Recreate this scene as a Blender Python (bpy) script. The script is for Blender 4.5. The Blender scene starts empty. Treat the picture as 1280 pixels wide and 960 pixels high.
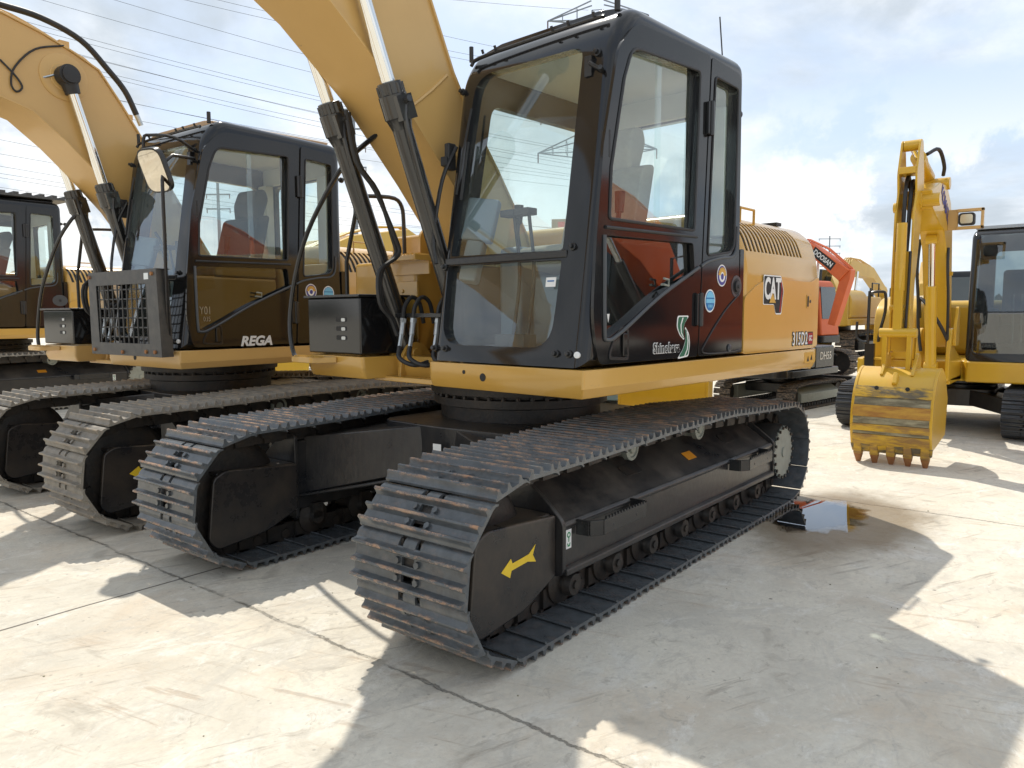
import bpy, bmesh, math, random
from mathutils import Vector, Matrix
from mathutils.geometry import tessellate_polygon
R = math.radians
random.seed(7)
scene = bpy.context.scene
COL = scene.collection

# ------------------------------------------------------------------ materials
MATS = {}
def mat(name, col, rough=0.5, metal=0.0, col2=None, nscale=6.0, namt=0.5, bump=0.0, bscale=40.0, coat=0.0,
        dust=0.0, dustcol=(.33,.29,.23), stretch=None, randobj=0.0, rvar=0.0, emit=None):
    m = bpy.data.materials.new(name); m.use_nodes = True
    nt = m.node_tree; N = nt.nodes; L = nt.links
    bs = N['Principled BSDF']
    bs.inputs['Roughness'].default_value = rough
    bs.inputs['Metallic'].default_value = metal
    bs.inputs['Coat Weight'].default_value = coat
    bs.inputs['Coat Roughness'].default_value = 0.06
    tc = N.new('ShaderNodeTexCoord'); src = tc.outputs['Object']
    if stretch:
        mp = N.new('ShaderNodeMapping'); mp.inputs['Scale'].default_value = stretch
        L.new(src, mp.inputs['Vector']); src = mp.outputs['Vector']
    if col2 is None: col2 = tuple(c*0.8 for c in col)
    nz = N.new('ShaderNodeTexNoise'); nz.inputs['Scale'].default_value = nscale; nz.inputs['Detail'].default_value = 6; nz.inputs['Roughness'].default_value = .65
    L.new(src, nz.inputs['Vector'])
    rp = N.new('ShaderNodeMapRange'); rp.inputs[1].default_value = .38; rp.inputs[2].default_value = .68; rp.inputs[4].default_value = namt
    L.new(nz.outputs['Fac'], rp.inputs[0])
    mx = N.new('ShaderNodeMix'); mx.data_type = 'RGBA'
    mx.inputs[6].default_value = (*col, 1); mx.inputs[7].default_value = (*col2, 1)
    L.new(rp.outputs[0], mx.inputs[0]); out = mx.outputs[2]
    if dust > 0:
        n2 = N.new('ShaderNodeTexNoise'); n2.inputs['Scale'].default_value = 3.1; n2.inputs['Detail'].default_value = 9; n2.inputs['Roughness'].default_value = .72
        L.new(tc.outputs['Object'], n2.inputs['Vector'])
        ge = N.new('ShaderNodeNewGeometry'); sx = N.new('ShaderNodeSeparateXYZ'); L.new(ge.outputs['Normal'], sx.inputs[0])
        up = N.new('ShaderNodeMapRange'); up.inputs[1].default_value = -.2; up.inputs[2].default_value = .9; up.inputs[3].default_value = .07; up.inputs[4].default_value = 1
        L.new(sx.outputs['Z'], up.inputs[0])
        r2 = N.new('ShaderNodeMapRange'); r2.inputs[1].default_value = .35; r2.inputs[2].default_value = .75; r2.inputs[4].default_value = dust
        L.new(n2.outputs['Fac'], r2.inputs[0])
        mu = N.new('ShaderNodeMath'); mu.operation = 'MULTIPLY'; L.new(up.outputs[0], mu.inputs[0]); L.new(r2.outputs[0], mu.inputs[1])
        m2 = N.new('ShaderNodeMix'); m2.data_type = 'RGBA'; m2.inputs[7].default_value = (*dustcol, 1)
        L.new(mu.outputs[0], m2.inputs[0]); L.new(out, m2.inputs[6]); out = m2.outputs[2]
        ra = N.new('ShaderNodeMapRange'); ra.inputs[3].default_value = rough; ra.inputs[4].default_value = min(1, rough+.5); L.new(mu.outputs[0], ra.inputs[0])
        L.new(ra.outputs[0], bs.inputs['Roughness'])
    elif rvar > 0:
        ra = N.new('ShaderNodeMapRange'); ra.inputs[3].default_value = max(.02, rough-rvar); ra.inputs[4].default_value = rough+rvar; L.new(nz.outputs['Fac'], ra.inputs[0])
        L.new(ra.outputs[0], bs.inputs['Roughness'])
    L.new(out, bs.inputs['Base Color'])
    if bump > 0:
        nb = N.new('ShaderNodeTexNoise'); nb.inputs['Scale'].default_value = bscale; nb.inputs['Detail'].default_value = 4
        L.new(tc.outputs['Object'], nb.inputs['Vector'])
        b = N.new('ShaderNodeBump'); b.inputs['Strength'].default_value = bump; b.inputs['Distance'].default_value = .01
        L.new(nb.outputs['Fac'], b.inputs['Height']); L.new(b.outputs[0], bs.inputs['Normal'])
    if coat > .1 and 'yellow' in name:
        n5 = N.new('ShaderNodeTexNoise'); n5.inputs['Scale'].default_value = 11; n5.inputs['Detail'].default_value = 14; n5.inputs['Roughness'].default_value = .8
        m5 = N.new('ShaderNodeMapping'); m5.inputs['Scale'].default_value = (.5, .5, 1.6); L.new(tc.outputs['Object'], m5.inputs[0]); L.new(m5.outputs[0], n5.inputs['Vector'])
        r5 = N.new('ShaderNodeMapRange'); r5.inputs[1].default_value = .635; r5.inputs[2].default_value = .69; r5.inputs[4].default_value = .55; L.new(n5.outputs['Fac'], r5.inputs[0])
        x5 = N.new('ShaderNodeMix'); x5.data_type = 'RGBA'; x5.inputs[7].default_value = (.20, .13, .07, 1); L.new(r5.outputs[0], x5.inputs[0]); L.new(out, x5.inputs[6]); L.new(x5.outputs[2], bs.inputs['Base Color'])
    MATS[name] = m
    return m

def glass_mat(name, tint, refl=1.0, dirt=.06):
    m = bpy.data.materials.new(name); m.use_nodes = True
    nt = m.node_tree; N = nt.nodes; L = nt.links; N.clear()
    o = N.new('ShaderNodeOutputMaterial'); t = N.new('ShaderNodeBsdfTransparent'); t.inputs[0].default_value = (*tint, 1)
    g = N.new('ShaderNodeBsdfGlossy'); g.inputs['Roughness'].default_value = .01; g.inputs[0].default_value = (.95, .98, 1, 1)
    f = N.new('ShaderNodeFresnel'); f.inputs[0].default_value = 1.55
    mu = N.new('ShaderNodeMath'); mu.operation = 'MULTIPLY_ADD'; mu.inputs[1].default_value = 1.7*refl; mu.inputs[2].default_value = .02; mu.use_clamp = True
    L.new(f.outputs[0], mu.inputs[0])
    gn = N.new('ShaderNodeNewGeometry'); iv = N.new('ShaderNodeMath'); iv.operation = 'SUBTRACT'; iv.inputs[0].default_value = 1; L.new(gn.outputs['Backfacing'], iv.inputs[1])
    fb = N.new('ShaderNodeMath'); fb.operation = 'MULTIPLY'; L.new(mu.outputs[0], fb.inputs[0]); L.new(iv.outputs[0], fb.inputs[1]); mu = fb
    x = N.new('ShaderNodeMixShader'); L.new(mu.outputs[0], x.inputs[0]); L.new(t.outputs[0], x.inputs[1]); L.new(g.outputs[0], x.inputs[2])
    d = N.new('ShaderNodeBsdfDiffuse'); d.inputs[0].default_value = (.5, .5, .45, 1)
    tc = N.new('ShaderNodeTexCoord'); nz = N.new('ShaderNodeTexNoise'); nz.inputs['Scale'].default_value = 5; nz.inputs['Detail'].default_value = 8
    L.new(tc.outputs['Object'], nz.inputs['Vector'])
    mr = N.new('ShaderNodeMapRange'); mr.inputs[1].default_value = .35; mr.inputs[2].default_value = .8; mr.inputs[3].default_value = dirt*.3; mr.inputs[4].default_value = dirt*2
    L.new(nz.outputs['Fac'], mr.inputs[0])
    x2 = N.new('ShaderNodeMixShader'); L.new(mr.outputs[0], x2.inputs[0]); L.new(x.outputs[0], x2.inputs[1]); L.new(d.outputs[0], x2.inputs[2])
    L.new(x2.outputs[0], o.inputs[0])
    MATS[name] = m; return m

def shoe_mat(name, base, rust, amt, rough=.32, tipw=.9):
    """black painted steel, worn to brown rust along the tops of the grousers (local z), dust in the grooves"""
    m = mat(name, base, rough, 0.0, tuple(c*.55 for c in base), 11, .9, bump=.14, bscale=45, rvar=.08)
    nt = m.node_tree; N = nt.nodes; L = nt.links; bs = N['Principled BSDF']
    prev = bs.inputs['Base Color'].links[0].from_socket
    tc = N.new('ShaderNodeTexCoord'); sp = N.new('ShaderNodeSeparateXYZ'); L.new(tc.outputs['Object'], sp.inputs[0])
    oi = N.new('ShaderNodeObjectInfo')
    ad = N.new('ShaderNodeVectorMath'); ad.operation = 'ADD'
    cx = N.new('ShaderNodeCombineXYZ'); ml = N.new('ShaderNodeMath'); ml.operation = 'MULTIPLY'; ml.inputs[1].default_value = 37
    L.new(oi.outputs['Random'], ml.inputs[0]); L.new(ml.outputs[0], cx.inputs[0]); L.new(tc.outputs['Object'], ad.inputs[0]); L.new(cx.outputs[0], ad.inputs[1])
    mp = N.new('ShaderNodeMapping'); mp.inputs['Scale'].default_value = (1.6, .8, 2.0); L.new(ad.outputs[0], mp.inputs[0])
    n = N.new('ShaderNodeTexNoise'); n.inputs['Scale'].default_value = 13; n.inputs['Detail'].default_value = 10; n.inputs['Roughness'].default_value = .75; L.new(mp.outputs[0], n.inputs['Vector'])
    zz = N.new('ShaderNodeMapRange'); zz.inputs[1].default_value = .016; zz.inputs[2].default_value = .027; zz.inputs[3].default_value = 0; zz.inputs[4].default_value = tipw; L.new(sp.outputs['Z'], zz.inputs[0])
    nn = N.new('ShaderNodeMapRange'); nn.inputs[1].default_value = .47; nn.inputs[2].default_value = .60; L.new(n.outputs['Fac'], nn.inputs[0])
    n3 = N.new('ShaderNodeMapRange'); n3.inputs[1].default_value = .52; n3.inputs[2].default_value = .72; n3.inputs[4].default_value = amt; L.new(n.outputs['Fac'], n3.inputs[0])
    a = N.new('ShaderNodeMath'); a.operation = 'MULTIPLY'; L.new(zz.outputs[0], a.inputs[0]); L.new(nn.outputs[0], a.inputs[1])
    b = N.new('ShaderNodeMath'); b.operation = 'ADD'; b.use_clamp = True; L.new(a.outputs[0], b.inputs[0]); L.new(n3.outputs[0], b.inputs[1])
    rc = N.new('ShaderNodeMix'); rc.data_type = 'RGBA'; rc.inputs[6].default_value = (*rust, 1); rc.inputs[7].default_value = (.38, .30, .21, 1)
    n4 = N.new('ShaderNodeTexNoise'); n4.inputs['Scale'].default_value = 30; L.new(ad.outputs[0], n4.inputs['Vector']); L.new(n4.outputs['Fac'], rc.inputs[0])
    mx = N.new('ShaderNodeMix'); mx.data_type = 'RGBA'; L.new(b.outputs[0], mx.inputs[0]); L.new(prev, mx.inputs[6]); L.new(rc.outputs[2], mx.inputs[7])
    L.new(mx.outputs[2], bs.inputs['Base Color'])
    ro = N.new('ShaderNodeMapRange'); ro.inputs[3].default_value = rough; ro.inputs[4].default_value = min(.8, rough+.22); L.new(b.outputs[0], ro.inputs[0]); L.new(ro.outputs[0], bs.inputs['Roughness'])
    return m

mat('yellow', (.58, .335, .07), .26, 0, (.54, .30, .055), 2.5, .5, coat=.5, dust=.06, bump=.03, bscale=14)
mat('yellow_tan', (.62, .39, .135), .35, 0, (.57, .35, .115), 3, .6, coat=.3, dust=.12, bump=.03, bscale=14)
mat('yellow_bright', (.66, .40, .025), .33, 0, (.58, .33, .02), 3, .6, coat=.3, dust=.12, bump=.03, bscale=20)
mat('yellow_far', (.58, .36, .05), .4, 0, (.48, .28, .04), 2, .6, dust=.2)
mat('orange', (.62, .12, .025), .45, 0, (.52, .09, .02), 3, .6, coat=.0, dust=.1)
mat('teal', (.04, .30, .36), .4)
mat('black', (.010, .010, .011), .09, 0, (.014, .014, .014), 3, .5, coat=.0, dust=.035, bump=.012, bscale=7)
mat('black_satin', (.013, .014, .016), .26, 0, (.022, .022, .022), 7, .6, dust=.16, bump=.05, bscale=30)
mat('guard_black', (.011, .012, .015), .25, 0, (.018, .018, .020), 7, .6, dust=.85, dustcol=(.26, .19, .12), bump=.08, bscale=26)
mat('frame_black', (.014, .015, .018), .27, 0, (.030, .029, .028), 9, .7, dust=.55, dustcol=(.20, .165, .125), bump=.15, bscale=24, stretch=(1, 6, 1))
mat('cyl_black', (.03, .03, .03), .25, 0, (.025, .024, .022), 9, .5, coat=.4, dust=.06)
mat('chain', (.02, .019, .018), .5, 0, (.05, .036, .025), 12, .8, bump=.3, bscale=50)
mat('rubber', (.02, .02, .021), .5, 0, (.03, .03, .03), 20, .5)
mat('seal', (.055, .06, .066), .3, 0, (.04, .045, .05), 8, .5)
mat('chrome', (.82, .82, .80), .09, 1.0, (.7, .68, .62), 10, .4, stretch=(1, 1, .1))
mat('zinc', (.55, .58, .58), .35, .8, (.45, .46, .45), 30, .6)
mat('hub_grey', (.30, .32, .28), .5, .2, (.22, .23, .2), 14, .7)
mat('bolt', (.04, .04, .042), .4, .5, (.12, .09, .06), 40, .6)
mat('mesh_grey', (.04, .042, .043), .45, 0, (.09, .085, .078), 14, .7, dust=.2)
mat('roof_tan', (.50, .34, .20), .5, 0, (.46, .30, .17), 5, .5, dust=.3)
mat('headliner', (.62, .60, .54), .85, 0, (.56, .54, .48), 4, .5)
mat('seat_beige', (.42, .37, .30), .9, 0, (.34, .29, .23), 60, .6, bump=.3, bscale=160)
mat('seat_grey', (.08, .08, .085), .75, 0, (.05, .05, .055), 60, .6, bump=.2, bscale=120)
mat('plastic', (.06, .065, .07), .5, 0, (.05, .05, .055), 20, .4)
mat('console', (.20, .23, .26), .55, 0, (.16, .18, .2), 8, .4)
mat('film', (.75, .8, .8), .2)
mat('white', (.78, .78, .76), .5, 0, (.7, .7, .67), 9, .4)
mat('sticker_black', (.012, .012, .012), .6)
mat('sticker_red', (.35, .02, .02), .6)
mat('sticker_green', (.015, .12, .06), .6)
mat('label_green', (.02, .25, .10), .4)
mat('sticker_blue', (.02, .16, .42), .6)
mat('sticker_sky', (.18, .50, .72), .6)
mat('sticker_gold', (.62, .35, .06), .6)
mat('sticker_violet', (.06, .05, .25), .6)
mat('label_orange', (.75, .30, .02), .45)
mat('label_coral', (.75, .14, .07), .5)
mat('arrow_yellow', (.80, .56, .03), .45, 0, (.7, .45, .03), 30, .5)
mat('cardboard', (.42, .29, .15), .85, 0, (.36, .24, .12), 8, .5)
mat('lamp', (.75, .68, .5), .12, .3)
mat('mirror', (.62, .56, .46), .02, 1.0, (.8, .8, .8), 3, .2)
mat('steel_pylon', (.22, .25, .28), .6, .3)
mat('wire', (.05, .055, .06), .6)
mat('insulator', (.12, .08, .07), .4)
mat('mud', (.30, .16, .07), .8, 0, (.22, .20, .15), 9, .9, bump=.6, bscale=40, stretch=(1, .25, 2))
mat('bucket_worn', (.66, .40, .03), .5, 0, (.13, .11, .07), 9, 1.6, bump=.4, bscale=35, stretch=(1.3, .5, 2.2))
mat('band_grey', (.36, .33, .22), .8, 0, (.16, .14, .09), 11, 1.4, bump=.5, bscale=35, stretch=(1, .4, 2))
mat('band_rust', (.36, .17, .04), .75, 0, (.52, .30, .05), 9, 1.5, bump=.5, bscale=35, stretch=(1, .45, 2))
mat('band_yellow', (.62, .38, .03), .55, 0, (.30, .17, .05), 10, 1.6, bump=.4, bscale=35, stretch=(1, .4, 2))
mat('rusty', (.28, .11, .04), .75, 0, (.40, .20, .07), 12, .8, bump=.5, bscale=45)
mat('far_shed', (.45, .50, .55), .7); mat('far_blue', (.12, .22, .38), .6)
mat('container', (.20, .27, .26), .6, 0, (.15, .2, .19), 4, .6)
mat('pane', (.03, .045, .05), .04, 0, coat=1.0)
mat('treeline', (.05, .075, .05), .9, 0, (.035, .05, .035), .2, .7)
glass_mat('glass', (.92, .975, .965), 1.0, .03)
glass_mat('glass_clear', (.93, .97, .96), .9, .015)
glass_mat('glass_tinted', (.42, .50, .52), 1.3, .03)
glass_mat('glass_dark', (.30, .33, .33), 1.2, .02)
shoe_mat('shoe_black', (.030, .033, .038), (.30, .13, .05), .10)
shoe_mat('shoe_grey', (.105, .115, .122), (.48, .20, .08), .16, .20, .8)
shoe_mat('shoe_dusty', (.27, .245, .205), (.42, .32, .21), .35, .6, .8)
shoe_mat('shoe_far', (.05, .045, .04), (.30, .20, .12), .3, .55)

# ------------------------------------------------------------------ mesh helpers
class MB:
    def __init__(s): s.v = []; s.f = []
    def add(s, vs, fs):
        n = len(s.v); s.v += [tuple(v) for v in vs]; s.f += [tuple(i+n for i in f) for f in fs]; return s
    def box(s, x0, x1, y0, y1, z0, z1, M=None):
        vs = [Vector(p) for p in ((x0,y0,z0),(x1,y0,z0),(x1,y1,z0),(x0,y1,z0),(x0,y0,z1),(x1,y0,z1),(x1,y1,z1),(x0,y1,z1))]
        if M: vs = [M @ v for v in vs]
        return s.add(vs, [(0,3,2,1),(4,5,6,7),(0,1,5,4),(1,2,6,5),(2,3,7,6),(3,0,4,7)])
    def hexa(s, c):
        return s.add(c, [(0,3,2,1),(4,5,6,7),(0,1,5,4),(1,2,6,5),(2,3,7,6),(3,0,4,7)])
    def prism(s, poly, ax, a, b):
        """poly in the two other axes (x,y,z order without ax), extruded from a to b"""
        def mk(p, t):
            q = list(p); q.insert(ax, t); return q
        n = len(poly); vs = [mk(p, a) for p in poly] + [mk(p, b) for p in poly]
        area = sum(poly[i][0]*poly[(i+1) % n][1]-poly[(i+1) % n][0]*poly[i][1] for i in range(n))
        flip = (area > 0) ^ (ax == 1) ^ (b < a)
        A = tuple(range(n)); B = tuple(range(n, 2*n))
        fs = [A[::-1] if flip else A, B if flip else B[::-1]]
        for i in range(n):
            j = (i+1) % n; f = (i, j, n+j, n+i); fs.append(f if flip else f[::-1])
        return s.add(vs, fs)
    def cyl(s, p0, p1, r0, r1=None, n=20, cap=True):
        p0 = Vector(p0); p1 = Vector(p1); r1 = r0 if r1 is None else r1
        d = (p1-p0).normalized(); u = d.orthogonal().normalized(); w = d.cross(u)
        vs = []
        for p, r in ((p0, r0), (p1, r1)):
            for i in range(n):
                a = 2*math.pi*i/n; vs.append(p+u*(r*math.cos(a))+w*(r*math.sin(a)))
        fs = [(i, (i+1) % n, n+(i+1) % n, n+i) for i in range(n)]
        if cap: fs += [tuple(range(n))[::-1], tuple(range(n, 2*n))]
        return s.add(vs, fs)
    def lathe(s, p0, axis, prof, n=24):
        """prof: list of (distance along axis, radius)"""
        p0 = Vector(p0); d = Vector(axis).normalized(); u = d.orthogonal().normalized(); w = d.cross(u); vs = []; fs = []
        for t, r in prof:
            for i in range(n):
                a = 2*math.pi*i/n; vs.append(p0+d*t+u*(r*math.cos(a))+w*(r*math.sin(a)))
        for k in range(len(prof)-1):
            for i in range(n):
                j = (i+1) % n; fs.append((k*n+i, k*n+j, (k+1)*n+j, (k+1)*n+i))
        fs += [tuple(range(n))[::-1], tuple(range((len(prof)-1)*n, len(prof)*n))]
        return s.add(vs, fs)
    def tube(s, pts, r, n=10, smooth=6, close=False):
        P = [Vector(p) for p in pts]
        if smooth > 1 and len(P) > 2:
            Q = []
            for i in range(len(P)-1):
                a = P[i-1] if i > 0 else P[i]*2-P[i+1]; b = P[i]; c = P[i+1]; d = P[i+2] if i+2 < len(P) else P[i+1]*2-P[i]
                for k in range(smooth):
                    t = k/smooth
                    Q.append(.5*((2*b)+(c-a)*t+(2*a-5*b+4*c-d)*t*t+(3*b-a-3*c+d)*t**3))
            Q.append(P[-1]); P = Q
        vs = []; fs = []; u = None
        for i, p in enumerate(P):
            d = (P[min(i+1, len(P)-1)]-P[max(i-1, 0)]).normalized()
            if u is None: u = d.orthogonal().normalized()
            else:
                u = (u-d*u.dot(d)); u = u.normalized() if u.length > 1e-6 else d.orthogonal().normalized()
            w = d.cross(u)
            for k in range(n):
                a = 2*math.pi*k/n; vs.append(p+u*(r*math.cos(a))+w*(r*math.sin(a)))
        for i in range(len(P)-1):
            for k in range(n):
                j = (k+1) % n; fs.append((i*n+k, i*n+j, (i+1)*n+j, (i+1)*n+k))
        fs += [tuple(range(n))[::-1], tuple(range((len(P)-1)*n, len(P)*n))]
        return s.add(vs, fs)
    def plate(s, outer, holes, M, th):
        """flat plate from 2D loops; M maps (u,v,w) to local space, thickness along w"""
        loops = [[Vector((p[0], p[1], 0)) for p in l] for l in [outer]+list(holes)]
        flat = [p for l in loops for p in l]
        tris = tessellate_polygon(loops); n = len(flat)
        vs = [M @ Vector((p.x, p.y, 0)) for p in flat]+[M @ Vector((p.x, p.y, -th)) for p in flat]
        fs = []
        for t in tris:
            a, b, c = [flat[i] for i in t]
            ccw = (b-a).cross(c-a).z > 0
            t = tuple(t) if ccw else tuple(t[::-1])
            fs.append(t); fs.append(tuple(i+n for i in t[::-1]))
        k = 0
        for li, l in enumerate(loops):
            m = len(l); ar = sum(l[i].x*l[(i+1) % m].y-l[(i+1) % m].x*l[i].y for i in range(m))
            fl = (ar > 0) if li == 0 else (ar < 0)
            for i in range(m):
                a, b = k+i, k+(i+1) % m
                fs.append((b, a, a+n, b+n) if fl else (a, b, b+n, a+n))
            k += m
        return s.add(vs, fs)
    def mesh(s, name, smooth=35, fix=False):
        me = bpy.data.meshes.new(name); me.from_pydata(s.v, [], s.f); me.update()
        if fix:
            bm = bmesh.new(); bm.from_mesh(me); bmesh.ops.recalc_face_normals(bm, faces=bm.faces); bm.to_mesh(me); bm.free()
        if smooth: shade(me, smooth)
        return me

def shade(me, ang=35):
    me.polygons.foreach_set('use_smooth', [True]*len(me.polygons)); me.set_sharp_from_angle(angle=R(ang))

def rnd(poly, r, seg=4):
    """round the corners of a 2D polygon; r is a number or a list per corner"""
    out = []; n = len(poly)
    for i in range(n):
        p = Vector(poly[i]).to_2d(); a = Vector(poly[i-1]).to_2d(); b = Vector(poly[(i+1) % n]).to_2d()
        rr = r[i] if isinstance(r, (list, tuple)) else r
        da = (a-p); db = (b-p); t = min(rr, da.length*.45, db.length*.45)
        if t < 1e-5: out.append((p.x, p.y)); continue
        s_ = p+da.normalized()*t; e = p+db.normalized()*t
        for k in range(seg+1):
            q = k/seg; v = s_*(1-q)**2+p*(2*q*(1-q))+e*q*q; out.append((v.x, v.y))
    return out

class Pose:
    """pose of the parts directly under a thing"""
    def __init__(s, loc=(0,0,0), rz=0, sc=1): s.loc = loc; s.rz = rz; s.sc = sc

def obj(name, me, m, parent=None, pose=None, bevel=0, seg=2, label=None, loc=None):
    o = bpy.data.objects.new(name, me if not isinstance(me, MB) else me.mesh(name)); COL.objects.link(o)
    if m is not None:
        if isinstance(m, str): m = MATS[m]
        if not o.data.materials: o.data.materials.append(m)
    if parent: o.parent = parent
    if pose: o.location = pose.loc; o.rotation_euler = (0, 0, pose.rz); o.scale = (pose.sc,)*3
    if loc: o.location = loc
    if bevel:
        b = o.modifiers.new('edge', 'BEVEL'); b.width = bevel; b.segments = seg; b.limit_method = 'ANGLE'; b.angle_limit = R(38); b.harden_normals = True
    if label: o['label'] = label
    return o
def thing(name, label, cat, loc=(0,0,0), rz=0, group=None, sc=1):
    o = bpy.data.objects.new(name, None); COL.objects.link(o); o.empty_display_size = .3
    o.location = loc; o.rotation_euler = (0, 0, rz); o.scale = (sc,)*3
    return tag(o, label, cat, group)
def tag(o, label=None, cat=None, group=None, kind=None):
    if label: o['label'] = label
    if cat: o['category'] = cat
    if group: o['group'] = group
    if kind: o['kind'] = kind
    return o

def bool_cut(base, cutters):
    """boolean difference, evaluated once into a plain mesh; helpers are removed"""
    me = base.mesh('shell', 0, True); o = bpy.data.objects.new('shell', me); COL.objects.link(o); tmp = [o]
    for c in cutters:
        cm = c.mesh('cut', 0, True) if isinstance(c, MB) else c
        co = bpy.data.objects.new('cut', cm); COL.objects.link(co); tmp.append(co)
        md = o.modifiers.new('b', 'BOOLEAN'); md.operation = 'DIFFERENCE'; md.solver = 'EXACT'; md.object = co
    bpy.context.view_layer.update()
    dg = bpy.context.evaluated_depsgraph_get()
    res = bpy.data.meshes.new_from_object(o.evaluated_get(dg)); shade(res, 30)
    for t in tmp: bpy.data.objects.remove(t)
    return res

def bevel_caps(mb, ax, off, seg=5):
    """round all edges lying in the two cap planes of a prism along ax"""
    me = mb.mesh('t', 0, True); bm = bmesh.new(); bm.from_mesh(me)
    vals = [v.co[ax] for v in bm.verts]; lo, hi = min(vals), max(vals)
    ed = [e for e in bm.edges if all(abs(v.co[ax]-lo) < 1e-5 for v in e.verts) or all(abs(v.co[ax]-hi) < 1e-5 for v in e.verts)]
    bmesh.ops.bevel(bm, geom=ed, offset=off, segments=seg, profile=.5, affect='EDGES', clamp_overlap=True)
    out = MB(); bm.verts.index_update(); out.add([v.co[:] for v in bm.verts], [[v.index for v in f.verts] for f in bm.faces]); bm.free()
    return out

SIDE = lambda y: Matrix(((-1,0,0,0),(0,0,1,y),(0,1,0,0),(0,0,0,1)))      # (u,v,w)->(-u, y+w, v): faces +Y
SIDEX = lambda y: Matrix(((1,0,0,0),(0,0,1,y),(0,1,0,0),(0,0,0,1)))      # (x,z) kept as drawn, faces +Y (mirrored winding)
def frame_m(origin, u, v):
    u = Vector(u).normalized(); v = Vector(v).normalized(); w = u.cross(v)
    return Matrix(((u.x, v.x, w.x, origin[0]), (u.y, v.y, w.y, origin[1]), (u.z, v.z, w.z, origin[2]), (0,0,0,1)))

def text_mesh(s, size, M, bold=.0, shear=0, sx=1.0, ext=.0008, align='CENTER', space=1.0):
    cu = bpy.data.curves.new('txt', 'FONT'); cu.body = s; cu.size = size; cu.extrude = ext; cu.offset = bold; cu.shear = shear
    cu.align_x = align; cu.align_y = 'CENTER'; cu.space_character = space; cu.resolution_u = 4
    o = bpy.data.objects.new('txt', cu); COL.objects.link(o); bpy.context.view_layer.update()
    me = bpy.data.meshes.new_from_object(o.evaluated_get(bpy.context.evaluated_depsgraph_get()))
    bpy.data.objects.remove(o); bpy.data.curves.remove(cu)
    me.transform(M @ Matrix.Diagonal((sx, 1, 1, 1))); me.materials.clear()
    return me
def side_text(s, size, x, z, y, m, parent, name='lettering', **k):
    return obj(name, text_mesh(s, size, frame_m((x, y, z), (-1, 0, 0), (0, 0, 1)), **k), m, parent)
def side_disc(name, x, z, y, r, m, parent, sx=1.0, th=.001, n=28, r0=None):
    b = MB(); outer = [(r*sx*math.cos(2*math.pi*i/n), r*math.sin(2*math.pi*i/n)) for i in range(n)]
    holes = [] if r0 is None else [[(r0*sx*math.cos(2*math.pi*i/n), r0*math.sin(2*math.pi*i/n)) for i in range(n)]]
    b.plate(outer, holes, frame_m((x, y, z), (-1, 0, 0), (0, 0, 1)), th); return obj(name, b, m, parent)
def side_poly(name, pts, y, m, parent, th=.001, label=None):
    """pts as (x,z) on the +Y face"""
    b = MB(); b.plate([(-p[0], p[1]) for p in pts], [], frame_m((0, y, 0), (-1, 0, 0), (0, 0, 1)), th)
    return obj(name, b, m, parent, label=label)

# ------------------------------------------------------------------ tracks
def track_path(front, rear, top, pitch=.1835, pin=.055, seam=1.55975, zg=.03):
    """front/rear = (x, z, r) of the shoe line; pins run pin metres inside it. returns (shoe pos, tangent, pin pos)"""
    fx, fz, fr = front; rx, rz_, rr = rear; fr -= pin; rr -= pin; P = []
    n = 24
    P += [(rx+(fx-rx)*i/30, zg+pin) for i in range(31)]
    P += [(fx+fr*math.sin(a), fz-fr*math.cos(a)) for a in [math.pi*i/n for i in range(1, n)]]
    P += [(fx, fz+fr)]+[(x, z-pin) for x, z in top]+[(rx, rz_+rr)]
    P += [(rx-rr*math.sin(a), rz_+rr*math.cos(a)) for a in [math.pi*i/n for i in range(1, n)]]
    P.append(P[0]); V = [Vector((p[0], 0, p[1])) for p in P]
    Ls = [0]
    for i in range(1, len(V)): Ls.append(Ls[-1]+(V[i]-V[i-1]).length)
    T = Ls[-1]; N = round(T/pitch)
    def at(s):
        s %= T
        for i in range(1, len(V)):
            if Ls[i] >= s: return V[i-1].lerp(V[i], (s-Ls[i-1])/max(1e-9, Ls[i]-Ls[i-1]))
        return V[-1]
    off = (seam-rx) % (T/N)
    out = []
    for k in range(N):
        a = at(off+k*T/N); b = at(off+(k+1)*T/N); t = (b-a).normalized(); nr = Vector((t.z, 0, -t.x))
        out.append(((a+b)/2+nr*pin, t, pin))
    return out

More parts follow.
